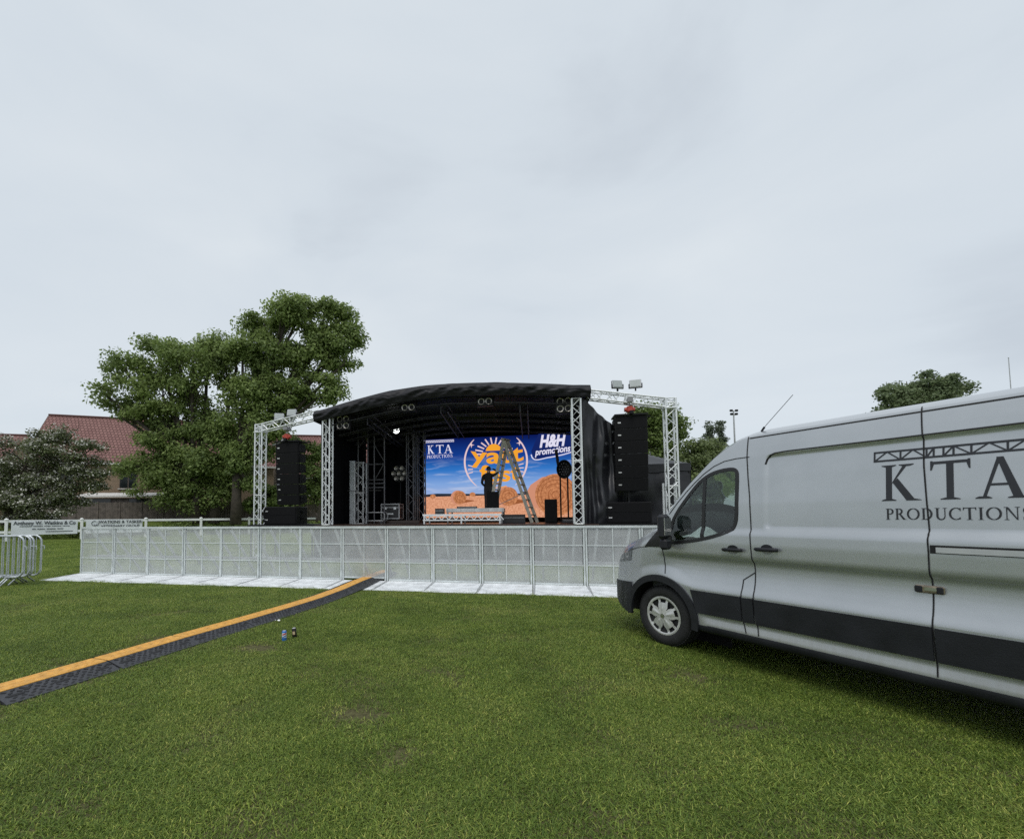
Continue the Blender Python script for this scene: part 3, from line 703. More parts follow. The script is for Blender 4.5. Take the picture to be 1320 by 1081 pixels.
# ------------------------------------------------------------------ LED screen
def led():
    t = st_thing('led_screen', 'large lit LED screen showing a sunny hay field and the festival logo', 'screen', -1.70, 4.05, 0)
    Wd, z0, z1 = 6.35, 1.42, 4.75
    c = MB(); c.box((Wd/2, .06, (z0+z1)/2), (Wd+.05, .10, z1-z0+.05)); c.build('cabinet', M['black_cab'], t)
    m, nt, out = nt_new('screen sky and field picture')
    e = N(nt, 'ShaderNodeEmission'); tc = N(nt, 'ShaderNodeTexCoord'); sx = N(nt, 'ShaderNodeSeparateXYZ'); nt.links.new(tc.outputs['Object'], sx.inputs[0])
    mr = N(nt, 'ShaderNodeMapRange'); mr.inputs[1].default_value = 2.3; mr.inputs[2].default_value = 4.75; nt.links.new(sx.outputs[2], mr.inputs[0])
    sk = ramp(nt, mr.outputs[0], [(0, (.36, .48, .78)), (.22, (.24, .42, .80)), (.45, (.035, .20, .62)), (.68, (.008, .055, .32)), (1, (.004, .010, .10))])
    mp = N(nt, 'ShaderNodeMapping'); mp.inputs['Scale'].default_value = (.55, 1, 3.2); nt.links.new(tc.outputs['Object'], mp.inputs[0])
    nz = N(nt, 'ShaderNodeTexNoise'); nz.inputs['Scale'].default_value = 1.5; nz.inputs['Detail'].default_value = 7; nz.inputs['Roughness'].default_value = .6; nz.inputs['Distortion'].default_value = .6; nt.links.new(mp.outputs[0], nz.inputs['Vector'])
    cl = ramp(nt, nz.outputs['Fac'], [(.50, (0,0,0)), (.72, (.62,.62,.62))])
    mr2 = N(nt, 'ShaderNodeMapRange'); mr2.inputs[1].default_value = 4.2; mr2.inputs[2].default_value = 3.2; nt.links.new(sx.outputs[2], mr2.inputs[0])
    ml = N(nt, 'ShaderNodeMath', operation='MULTIPLY'); nt.links.new(cl.outputs[0], ml.inputs[0]); nt.links.new(mr2.outputs[0], ml.inputs[1])
    mc = N(nt, 'ShaderNodeMix', data_type='RGBA'); nt.links.new(ml.outputs[0], mc.inputs[0]); nt.links.new(sk.outputs[0], mc.inputs[6]); mc.inputs[7].default_value = (.62, .68, .86, 1)
    nf = N(nt, 'ShaderNodeTexNoise'); nf.inputs['Scale'].default_value = 16; nf.inputs['Detail'].default_value = 4; nt.links.new(tc.outputs['Object'], nf.inputs['Vector'])
    fl = ramp(nt, nf.outputs['Fac'], [(.35, (.62, .26, .14)), (.65, (.92, .46, .28))])
    gt = N(nt, 'ShaderNodeMath', operation='GREATER_THAN'); gt.inputs[1].default_value = 2.34; nt.links.new(sx.outputs[2], gt.inputs[0])
    mf = N(nt, 'ShaderNodeMix', data_type='RGBA'); nt.links.new(gt.outputs[0], mf.inputs[0]); nt.links.new(fl.outputs[0], mf.inputs[6]); nt.links.new(mc.outputs[2], mf.inputs[7])
    nt.links.new(mf.outputs[2], e.inputs[0]); e.inputs[1].default_value = .72; nt.links.new(e.outputs[0], out.inputs[0])
    # straw bale picture material: concentric rings
    bm_, nt, out = nt_new('screen straw bale')
    e = N(nt, 'ShaderNodeEmission'); tc = N(nt, 'ShaderNodeTexCoord')
    wv = N(nt, 'ShaderNodeTexNoise'); wv.inputs['Scale'].default_value = 11; wv.inputs['Detail'].default_value = 5; nt.links.new(tc.outputs['Object'], wv.inputs['Vector'])
    bl = ramp(nt, wv.outputs['Fac'], [(.28, (.36, .125, .05)), (.70, (.76, .32, .145))])
    nt.links.new(bl.outputs[0], e.inputs[0]); e.inputs[1].default_value = .72; nt.links.new(e.outputs[0], out.inputs[0])
    mats = [m, bm_, emat('screen dark', (.015, .02, .03)), emat('screen bale shade', (.50, .22, .14)), emat('screen orange', (.72, .30, .025)), emat('screen pink white', (.62, .46, .48)), emat('screen white', (.60, .58, .70)), emat('screen navy', (.006, .015, .10)), emat('screen bale line', (.25, .08, .03))]
    d = MB(); d.grid(lambda a, b: (Wd*a, 0, z0+(z1-z0)*b), 4, 4, 0)
    lay = [0]
    def Z(): lay[0] += 1; return -.004-.0006*lay[0]
    X = lambda s: s+1.70
    def poly(pts, mi):
        y = Z(); d.add([(X(a), y, b) for a, b in pts], [tuple(range(len(pts)))], mi)
    def disc(cx, cz, rx, rz, mi, a0=0, a1=360, n=32):
        poly([(cx+rx*math.cos(R(a0+(a1-a0)*k/n)), cz+rz*math.sin(R(a0+(a1-a0)*k/n))) for k in range(n+(a1-a0 < 360))], mi)
    def band(pts, ws, mi):
        y = Z(); vs = []; n = len(pts)
        for i, p in enumerate(pts):
            q0 = Vector(pts[max(0, i-1)]); q1 = Vector(pts[min(n-1, i+1)]); dd = (q1-q0).normalized(); nn = Vector((-dd.y, dd.x))
            w = ws[i] if isinstance(ws, (list, tuple)) else ws
            for sg in (-1, 1): vs.append((X(p[0]+nn.x*w/2*sg), y, p[1]+nn.y*w/2*sg))
        d.add(vs, [(2*i, 2*i+1, 2*i+3, 2*i+2) for i in range(n-1)], mi)
    def bez(p, n=14):
        out = []
        for k in range(0, len(p)-1, 3):
            a, b, c, e_ = p[k:k+4]
            for i in range(n+(k+4 >= len(p))):
                t = i/n; u = 1-t
                out.append((u**3*a[0]+3*u*u*t*b[0]+3*u*t*t*c[0]+t**3*e_[0], u**3*a[1]+3*u*u*t*b[1]+3*u*t*t*c[1]+t**3*e_[1]))
        return out
    poly([(-1.70, 2.31), (1.0, 2.33), (2.7, 2.33), (2.7, 2.38), (1, 2.39), (-.2, 2.42), (-1.1, 2.44), (-1.70, 2.40)], 2)
    poly([(3.9, 2.2), (4.65, 1.9), (4.65, 2.6), (4.2, 2.62)], 2)
    for (cx, cz, r, sh) in ((-.17, 2.27, .29, .06), (1.83, 2.28, .40, .08)):
        poly([(cx, cz-r*.95), (cx+r*2.2, cz-r*.55), (cx+r*2.2, cz-r*.48), (cx+r*.6, cz-r*.3)], 8)
        disc(cx-sh, cz, r, r, 3); disc(cx+.03, cz-.01, r*.95, r*.97, 1)
        for k in (.35, .65): band([(cx+.03+r*k*math.cos(R(20*i)), cz-.01+r*k*math.sin(R(20*i))) for i in range(16)], .025, 8)
    poly([(2.62, 1.95), (3.7, 1.48), (3.78, 3.10), (3.2, 3.02), (2.75, 2.72), (2.55, 2.35)], 3)
    disc(3.72, 2.30, .80, .84, 1, n=48)
    for k in (.18, .36, .54, .72, .88): band([(3.72+.80*k*math.cos(R(15*i+40*k*9)), 2.30+.84*k*math.sin(R(15*i+40*k*9))) for i in range(22)], .028, 8)
    for (cx, cz) in ((-1.28, 2.33), (.4, 2.38)): disc(cx, cz, .12, .09, 1)
    # logo ring, rays, sparkles
    rc = (1.36, 3.73); rr = 1.27
    for a0, a1 in ((133, 232), (-52, 47)):
        n = 26; band([(rc[0]+rr*math.cos(R(a0+(a1-a0)*k/n)), rc[1]+rr*math.sin(R(a0+(a1-a0)*k/n))) for k in range(n+1)], [.02+.055*max(0, math.sin(PI*k/n))**.6 for k in range(n+1)], 5)
    n = 20; band([(rc[0]+rr*math.cos(R(250+40*k/n)), rc[1]+rr*.86*math.sin(R(250+40*k/n))) for k in range(n+1)], .03, 4)
    disc(1.30, 4.10, .34, .34, 4, 10, 170)
    for k, a in enumerate(range(2, 180, 16)):
        if k % 1 == 0:
            a = R(a); l = .86 if k in (3, 4, 5, 6, 7) else .80
            band([(1.30+.47*math.cos(a), 4.02+.42*math.sin(a)), (1.30+l*math.cos(a), 4.02+l*.80*math.sin(a))], .055, 5)
    for sx_ in (-1, 1):
        for k in (-1, 0, 1):
            x = rc[0]+sx_*1.13; z = 3.42+.17*k
            band([(x, z), (x-sx_*.20, z-.05*k)], .04, 5)
        cx, cz = 1.36+sx_*.98, 4.43
        for a in (0, 90): poly([(cx+.13*math.cos(R(a)), cz+.13*math.sin(R(a))), (cx+.03*math.cos(R(a+90)), cz+.03*math.sin(R(a+90))), (cx-.13*math.cos(R(a)), cz-.13*math.sin(R(a))), (cx-.03*math.cos(R(a+90)), cz-.03*math.sin(R(a+90)))], 5)
    def txt(s_, size, s, z, mi, shear=0, bold=0, slope=0, wd=None):
        vs, fs = text_polys(s_, size, shear, bold); y = Z()
        k = 1
        if wd: k = wd/(max(v[0] for v in vs)-min(v[0] for v in vs))
        d.add([(X(s+x*k), y, z+yy+slope*x*k) for x, yy in vs], fs, mi)
    def fat(s_, cx, cz, w, h, xb):
        vs, fs = text_polys(s_, 1.0, 0, xb); y = Z(); xs = [a for a, b in vs]; xc = (max(xs)+min(xs))/2; ww = max(xs)-min(xs)
        d.add([(X(cx+(a-xc)*w/ww), y, cz+b*h+.10*(2*(a-xc)/ww)**2) for a, b in vs], fs, 4)
    fat('yatt', 1.42, 3.92, 2.15, .92, .022)
    fat('fest', 1.54, 3.16, 1.66, .88, .024)
    txt('26', .30, 1.36, 2.72, 4, 0, .02)
    # sponsor marks
    for ch, xa, xb in (('K', -1.50, -1.17), ('T', -1.12, -.80), ('A', -.78, -.40)):
        g_, w = GLYPH[ch]
        for p in g_: poly([(xa+x*(xb-xa)/w, 4.13+y*.36) for x, y in p], 6)
    x = -1.52; k = 1.14/sum(GLYPH[c][1]+.10 for c in 'PRODUCTIONS')
    for ch in 'PRODUCTIONS':
        g_, w = GLYPH[ch]
        for p in g_: poly([(x+a*k, 3.93+b*.135) for a, b in p], 6)
        x += (w+.10)*k
    for z in (4.66, 4.585): band([(-1.62, z), (-.32, z)], .022, 6)
    for k in range(13): band([(-1.62+.1*k, 4.585), (-1.57+.1*k, 4.66), (-1.52+.1*k, 4.585)], .018, 6)
    poly([(2.80, 4.05), (2.92, 3.70), (3.3, 3.78), (4.3, 4.0), (4.5, 4.35), (4.4, 4.74), (3.1, 4.74)], 7)
    band(bez([(2.80, 3.92), (2.85, 3.55), (3.2, 3.76), (3.5, 3.78), (3.8, 3.82), (4.2, 3.90), (4.45, 4.0)]), .04, 6)
    txt('H&H', .66, 3.60, 4.42, 6, .25, .03, .04, 1.02)
    txt('promotions', .36, 3.62, 4.05, 6, .2, .010, .09, 1.36)
    d.build('display', mats, t)
led()
#@@P4
# ------------------------------------------------------------------ sound system
def line_array(s, v, ztop, label, side):
    t = st_thing('line_array', label, 'speaker array', s, v, ztop, 0, 'hanging line array speakers')
    fb = MB(); fb.box((0, .25, .05), (.95, .62, .05)); fb.box((0, -.12, .10), (.10, .10, .10)); fb.box((.35 if side > 0 else .55, .25, .03), (.5, .06, .05)); fb.build('fly_bar', M['black_cab'], t)
    z = 0; y = 0; h = .375
    for k in range(6):
        ang = R(1.0+1.2*k)
        c = MB(); rot = Matrix.Rotation(ang, 3, 'X')
        # tapered cabinet: front taller than the back
        w, dp = .92, .52
        P = [(-w/2,0,-h),(w/2,0,-h),(w/2,dp,-h+.05),(-w/2,dp,-h+.05),(-w/2,0,0),(w/2,0,0),(w/2,dp,-.05),(-w/2,dp,-.05)]
        o = Vector((0, y, z))
        c.add([o+rot @ Vector(p) for p in P], [(3,2,1,0),(4,5,6,7),(0,1,5,4),(1,2,6,5),(2,3,7,6),(3,0,4,7)])
        for sx in (-1, 1): c.box(o+rot @ Vector((sx*(w/2+.008), .09, -h/2)), (.016, .10, h*.8), rot=rot)
        cb = c.build('cabinet', M['black_cab'], t)
        g = MB(); g.box(o+rot @ Vector((0, -.008, -h/2)), (w-.05, .016, h-.035), rot=rot); g.build('grille', M['grille'], cb)
        b = MB(); b.box(o+rot @ Vector((-w/2+.12, -.018, -h/2)), (.09, .006, .035), rot=rot)
        b.build('badge', M['badge'], cb)
        z -= h*math.cos(ang)+.006; y += h*math.sin(ang)
    return t
line_array(-5.92, .40, 4.22, 'black line array of six cabinets hanging from the wing in front of the trees', -1)
line_array(5.80, .25, 4.50, 'black line array of six cabinets hanging in front of the gathered drape', 1)
for (s, v, zb, zt, lab) in ((-5.9, .36, 4.33, 4.72, 'red chain hoist carrying the line array in front of the trees'), (5.78, .30, 4.62, 5.0, 'red chain hoist carrying the line array in front of the drape')):
    t = st_thing('chain_hoist', lab, 'hoist', s, v, zb, 0, 'red chain hoists')
    m = MB(); m.box((0, 0, .10), (.20, .18, .20), bev=.04); m.tube([(-.15, 0, .10), (.15, 0, .10)], .065, 10); m.build('motor', M['red'], t)
    h = MB(); h.tube([(0, 0, .19), (0, 0, zt-zb)], .018, 6); h.box((0, 0, zt-zb), (.16, .30, .12)); h.build('hook_chain', M['chain'], t)
    if s < 0:
        b = MB(); b.tube([(-.05, 0, .05), (-.35, .05, -.12), (-.62, .1, -.18)], .04, 6); b.build('chain_bag', M['chain'], t, True)
def subwoofer(s, v, label):
    t = st_thing('subwoofer', label, 'subwoofer', s, v, 1.243, 0, 'subwoofers on the stage wings')
    c = MB(); c.box((0, .40, .32), (1.36, .80, .64), bev=.015); c.build('cabinet', M['black_cab'], t)
    for z in (.165, .475):
        g = MB(); g.box((0, -.008, z), (1.28, .018, .285)); gg = g.build('grille', M['grille'], t)
        b = MB(); b.box((-.52, -.02, z), (.10, .006, .035)); b.build('badge', M['badge'], gg)
    for z in (.2, .45): h = MB(); h.box((.684, .4, z), (.012, .16, .07)); h.build('handle', M['grille'], t)
subwoofer(-6.22, .45, 'wide black subwoofer below the line array by the trees')
subwoofer(5.68, .45, 'wide black subwoofer below the line array by the drape')

def flood(s, v, z, yaw, label):
    t = st_thing('flood_light', label, 'flood light', s, v, z, yaw, 'flood lights clamped on the wing trusses')
    t.scale = (.84, .84, .84)
    br = MB(); br.bar((0, 0, -.02), (0, 0, .10), .05); br.box((0, 0, .09), (.46, .03, .03))
    for x in (-.22, .22): br.bar((x, 0, .09), (x, 0, .25), .03)
    br.build('bracket', M['black_cab'], t)
    rot = Matrix.Rotation(R(-14), 3, 'X'); o = Vector((0, 0, .25))
    h = MB(); h.box(o+rot @ Vector((0, .03, 0)), (.40, .10, .32), rot=rot, bev=.02)
    for k in range(5): h.box(o+rot @ Vector((-.14+.07*k, .10, 0)), (.015, .06, .26), rot=rot)
    h.build('housing', M['alu_dull'], t)
    g = MB(); g.box(o+rot @ Vector((0, -.024, 0)), (.34, .012, .26), rot=rot); g.build('glass', M['lampglass'], t)
flood(5.46, .35, 5.34, .35, 'grey flood light on the wing truss beside the canopy end')
flood(5.98, .35, 5.32, -.1, 'grey flood light on the wing truss above the right chain hoist')
flood(-6.22, .35, 4.98, .45, 'pale flood light low on the sloping truss before the trees')
flood(-5.72, .35, 5.10, .15, 'pale flood light higher on the sloping truss before the trees')

def blinder(s, v, z, nx, nz, label):
    t = st_thing('blinder_lamp', label, 'stage lamp', s, v, z, 0, 'blinder lamps under the stage roof')
    d = .24
    h = MB(); h.box((0, .10, 0), (nx*d+.06, .16, nz*d+.06), bev=.02); h.build('housing', M['black_cab'], t)
    y = MB(); y.bar((-(nx*d/2+.05), .1, 0), (-(nx*d/2+.05), .1, nz*d/2+.2), .03); y.bar((nx*d/2+.05, .1, 0), (nx*d/2+.05, .1, nz*d/2+.2), .03); y.bar((-(nx*d/2+.05), .1, nz*d/2+.2), (nx*d/2+.05, .1, nz*d/2+.2), .03); y.build('yoke', M['black_cab'], t)
    for i in range(nx):
        for j in range(nz):
            l = MB(); mt = Matrix.Translation(((i-(nx-1)/2)*d, .02, (j-(nz-1)/2)*d)) @ Matrix.Rotation(PI/2, 4, 'X')
            l.lathe([(.001, -.03), (.06, -.015), (.098, .02), (.105, .02), (.105, -.005), (.001, -.005)], 20, 0, mt); l.build('lens', M['lens'], t, True)
blinder(-3.62, .15, 4.80, 2, 2, 'four cell blinder lamp beside the tower nearer the trees')
blinder(3.84, .12, 4.95, 2, 2, 'four cell blinder lamp beside the tower nearer the van')
blinder(-1.22, .05, 5.16, 2, 1, 'two cell blinder lamp under the canopy above the pipe truss')
blinder(1.37, .05, 5.20, 2, 1, 'two cell blinder lamp under the canopy above the ladder')
# seven cell lamp in the dark corner
t = st_thing('cluster_lamp', 'round seven cell lamp glinting in the dark corner of the stage', 'stage lamp', -2.43, 3.0, 3.23)
h = MB(); mtx = Matrix.Rotation(PI/2, 4, 'X'); h.lathe([(.001, -.18), (.25, -.16), (.36, 0), (.34, .01), (.001, .005)], 24, 0, mtx); h.build('housing', M['black_cab'], t, True)
for k in range(7):
    x, z = (0, 0) if k == 6 else (.235*math.cos(R(60*k)), .235*math.sin(R(60*k)))
    l = MB(); l.lathe([(.001, -.02), (.05, .0), (.085, .03), (.09, .03), (.09, -.01), (.001, -.01)], 14, 0, Matrix.Translation((x, -.02, z)) @ mtx); l.build('lens', M['lens'], t, True)
st_ = MB(); st_.tube([(0, .12, .3), (0, .12, -2.0)], .025, 6); st_.build('stand', M['black_cab'], t)
t = st_thing('moving_head', 'lit white moving head lamp high in the dark stage corner', 'stage lamp', -2.38, 2.6, 4.82)
h = MB(); h.lathe([(.06, -.16), (.14, -.10), (.15, .08), (.13, .14), (.001, .14)], 18, 0, Matrix.Rotation(R(70), 4, 'X')); h.build('head', M['black_cab'], t, True)
l = MB(); l.lathe([(.001, .143), (.12, .143), (.12, .15), (.001, .165)], 18, 0, Matrix.Rotation(R(70), 4, 'X')); l.build('lens', emat('lit lamp', (.95, 1, .96), 3), t, True)
y = MB(); y.bar((-.2, 0, 0), (-.2, 0, .3), .05); y.bar((.2, 0, 0), (.2, 0, .3), .05); y.box((0, 0, .34), (.45, .22, .14)); y.build('yoke', M['black_cab'], t)

# lamp on two stands
t = st_thing('round_lamp', 'round black many celled lamp on twin poles in front of the screen', 'stage lamp', 3.92, 2.0, 3.11)
h = MB(); h.lathe([(.001, -.16), (.22, -.14), (.29, -.02), (.29, .03), (.26, .03), (.25, .0), (.001, .0)], 26, 0, Matrix.Rotation(PI/2, 4, 'X') @ Matrix.Diagonal((.9, 1.15, 1, 1))); h.build('head', M['black_cab'], t, True)
for q in range(19):
    l = MB()
    r_, a = (0, 0) if q == 0 else ((.09, q*60) if q < 7 else (.18, q*30))
    l.lathe([(.001, .0), (.026, .0), (.026, .012), (.001, .018)], 10, 0, Matrix.Translation((r_*.9*math.cos(R(a)), -.0, r_*1.15*math.sin(R(a)))) @ Matrix.Rotation(PI/2, 4, 'X'))
    l.build('cell_lens', M['truss_mid'], t, True)
p = MB()
for x in (-.13, .12): p.tube([(x, .12, -.2), (x, .12, -1.84)], .028, 8)
p.bar((-.22, .1, .35), (-.13, .1, -.2), .09); p.bar((-.26, .1, .72), (-.2, .1, .3), .10, .07)
p.build('pole', M['black_cab'], t)
b = MB(); b.box((0, .12, -1.85), (.7, .4, .04)); b.build('base', M['black_cab'], t)
def wedge(s, v, z, w, h, label, rz=0):
    t = st_thing('monitor_speaker', label, 'speaker', s, v, z, rz, 'black cabinet speakers on the stage')
    c = MB(); c.box((0, 0, h/2), (w, .42, h), bev=.02); c.build('cabinet', M['black_cab'], t)
    g = MB(); g.box((0, -.214, h/2), (w-.06, .012, h-.06)); g.build('grille', M['grille'], t)
    a = MB(); a.box((w/2+.004, 0, h*.7), (.012, .14, .06)); a.build('handle', M['grille'], t)
wedge(3.44, 2.0, 1.235, .42, .82, 'tall black speaker standing on the deck beside the round lamp')
wedge(1.38, 2.2, 1.775, .46, .60, 'square black speaker on the white riser in front of the person', .12)
# ------------------------------------------------------------------ risers, boxes, cases
t = st_thing('stage_riser', 'low stage riser with white lattice edge at the stage front', 'riser', .44, 1.2, 1.235)
f = MB(); f.box((0, 0, .315), (2.72, .9, .03)); f.build('top', M['white_metal'], t)
for half in (-1, 1):
    e = MB()
    for z in (.28, .12): e.box((half*.68, -.43, z), (1.32, .04, .04))
    for k in range(11): e.bar((half*.68-.62+.124*k, -.43, .13 if k % 2 else .27), (half*.68-.62+.124*(k+1), -.43, .27 if k % 2 else .13), .028)
    e.build('lattice_edge', M['white_metal'], t)
for x in (-1.3, .0, 1.3):
    for y in (-.42, .42):
        e = MB(); e.tube([(x, y, 0), (x, y, .30)], .028, 8); e.build('leg', M['white_metal'], t)
t = st_thing('stage_riser', 'higher white riser deck under the person and square speaker', 'riser', .75, 2.4, 1.235)
f = MB(); f.box((0, 0, .47), (2.1, 1.0, .14)); f.build('top', M['boxwhite'], t)
e = MB()
for k in range(5): e.box((-1.0+.5*k, -.503, .47), (.02, .01, .13))
e.build('edge_joint', M['alu_dull'], t)
for x in (-1, 1):
    for y in (-.45, .45):
        e = MB(); e.tube([(x, y, 0), (x, y, .40)], .03, 8); e.build('leg', M['alu_dull'], t)
def flatcase(s, v, z, w, d, h, label, rz=0):
    t = st_thing('equipment_box', label, 'equipment box', s, v, z, rz, 'dark equipment boxes on the risers')
    c = MB(); c.box((0, 0, h/2), (w, d, h), bev=.012); c.build('body', M['case'], t)
    l = MB(); l.box((0, -d/2-.004, h*.62), (w*.9, .01, .012)); l.build('seam', M['alu_dull'], t)
flatcase(-.42, 1.35, 1.565, .30, .3, .20, 'small dark box at the far end of the lattice riser')
flatcase(.42, 2.3, 1.775, .75, .4, .07, 'long flat dark case lying on the higher riser', .1)
flatcase(2.15, 1.9, 1.235, .8, .5, .30, 'dark stage box on the deck beside the risers', .05)
flatcase(4.12, 1.4, 1.235, .7, .4, .14, 'low black box on the deck below the round lamp')
t = st_thing('flight_case', 'black flight case with silver edges on the stage by the pipes', 'flight case', -2.70, 2.9, 1.40)
c = MB(); c.box((0, 0, .30), (.74, .55, .58)); c.build('body', M['case'], t)
e = MB()
for x in (-.37, .37):
    for y in (-.275, .275): e.bar((x, y, .01), (x, y, .59), .035)
for z in (.015, .45, .585):
    for y in (-.277, .277): e.bar((-.37, y, z), (.37, y, z), .032)
    for x in (-.372, .372): e.bar((x, -.275, z), (x, .275, z), .032)
e.build('edging', M['alu_dull'], t)
l = MB()
for x in (-.2, .2): l.box((x, -.29, .42), (.10, .02, .10))
l.box((0, -.283, .20), (.26, .01, .05)); l.build('latch', M['alu'], t)
w_ = MB()
for x in (-.28, .28):
    for y in (-.2, .2): w_ = MB(); w_.lathe([(.001, -.02), (.055, -.02), (.055, .02), (.001, .02)], 10, 0, Matrix.Translation((x, y, -.055)) @ Matrix.Rotation(PI/2, 4, 'Y')); w_.build('castor', M['rubber'], t)
t = st_thing('riser_platform', 'low dark platform under the flight case at the stage back', 'platform', -2.6, 2.9, 1.235)
f = MB(); f.box((0, 0, .055), (2.3, 1.0, .10)); f.box((0, -.49, .025), (2.2, .04, .05)); f.build('deck', M['deck'], t)
t = st_thing('equipment_trolley', 'low grey wire trolley in front of the flight case', 'trolley', -3.15, 2.0, 1.235)
f = MB(); pts = [(-.35, 0, .10), (.35, 0, .10), (.42, 0, .16), (.42, 0, .36), (.35, 0, .42), (-.35, 0, .42)]
f.tube(pts, .018, 6); f.tube([(x, .4, z) for x, y, z in pts], .018, 6)
for x, y, z in (pts[0], pts[1], pts[4], pts[5]): f.tube([(x, 0, z), (x, .4, z)], .015, 6)
f.build('frame', M['alu_dull'], t)
w_ = MB()
for x in (-.3, .3): w_.lathe([(.001, -.02), (.05, -.02), (.05, .02), (.001, .02)], 10, 0, Matrix.Translation((x, 0, .05)) @ Matrix.Rotation(PI/2, 4, 'X'))
w_.build('castor', M['rubber'], t)
# standing truss section and scaffold frame
t = st_thing('truss_section', 'short silver truss section standing on end beside the dark drape', 'truss', -3.58, 1.7, 1.235)
q = MB(); truss(q, (.0, 0, 0), (.0, 0, 2.32), .34, .026, .34); q.build('chords', M['alu_dull'], t)
q = MB(); q.box((-.33, .05, 1.2), (.20, .16, 2.40)); q.build('stage_leg', M['galv'], t)
q = MB(); q.tube([(-.45, -.2, 1.25), (.9, -.2, 1.23)], .012, 6); q.build('strap', M['gap'], t)
t = st_thing('scaffold_frame', 'tall grey scaffold frame with rails in the dark stage corner', 'scaffold', -3.25, 2.3, 1.235)
q = MB()
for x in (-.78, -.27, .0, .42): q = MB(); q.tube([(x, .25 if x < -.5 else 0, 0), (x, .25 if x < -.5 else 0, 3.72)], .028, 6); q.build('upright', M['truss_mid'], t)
q = MB()
for z in (1.40, 1.56, 1.70, 2.32): q.tube([(-.27, 0, z), (.45, 0, z)], .026, 6)
q.tube([(.05, 0, 1.75), (.42, 0, 2.35)], .02, 6); q.tube([(0, 0, 3.1), (.42, 0, 2.4)], .018, 6); q.tube([(-.78, .25, 3.0), (-.27, 0, 3.5)], .018, 6)
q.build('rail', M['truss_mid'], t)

# ------------------------------------------------------------------ step ladder
t = st_thing('step_ladder', 'tall pale aluminium step ladder standing open before the screen', 'ladder', 1.86, 2.75, 1.235)
apex = Vector((0, 0, 3.10)); dv = Vector((.20, .34, 0)).normalized()
for nm, foot, wd in (('climbing_side', Vector((-.52, -.05, .54)), .27), ('support_side', Vector((1.02, .05, 0)), .27)):
    q = MB(); d = foot-apex
    for sg in (-1, 1):
        q.bar(apex+dv*(sg*wd/2), foot+dv*(sg*(wd/2+.06)), .12, .06, up=(0, 1, 0))
    n = 11
    sd = q.build(nm, M['beige'], t)
    for k in range(1, n):
        p = apex+d*(k/n); r = MB(); r.bar(p-dv*(wd/2-.02+.05*k/n), p+dv*(wd/2-.02+.05*k/n), .10, .05); r.build('rung', M['beige'], sd)
q = MB(); q.box(apex+Vector((0, 0, .03)), (.16, .40, .07), math.atan2(dv.y, dv.x)-PI/2); q.build('top_cap', M['beige'], t)
q = MB(); q.bar(apex+Vector((.66, .0, -2.0)), apex+Vector((-.55, -.2, -2.55)), .025); q.build('spreader', M['chain'], t)

# ------------------------------------------------------------------ person
def skin_mesh(name, pts, edges, rad, parent, mats, levels=2, matfn=None):
    me = bpy.data.meshes.new(name); me.from_pydata([tuple(p) for p in pts], edges, [])
    o = bpy.data.objects.new(name, me); COL.objects.link(o)
    o.modifiers.new('skin', 'SKIN'); ss = o.modifiers.new('sub', 'SUBSURF'); ss.levels = levels; ss.render_levels = levels
    for i, v in enumerate(me.skin_vertices[0].data):
        r = rad[i]; v.radius = r if isinstance(r, tuple) else (r, r); v.use_root = (i == 0)
    bpy.context.view_layer.update()
    dg = bpy.context.evaluated_depsgraph_get(); nm = bpy.data.meshes.new_from_object(o.evaluated_get(dg))
    bpy.data.objects.remove(o); bpy.data.meshes.remove(me); nm.name = name
    for m in mats: nm.materials.append(m)
    for p in nm.polygons:
        p.use_smooth = True
        if matfn: p.material_index = matfn(p.center)
    ob = bpy.data.objects.new(name, nm); COL.objects.link(ob); ob.parent = parent; return ob
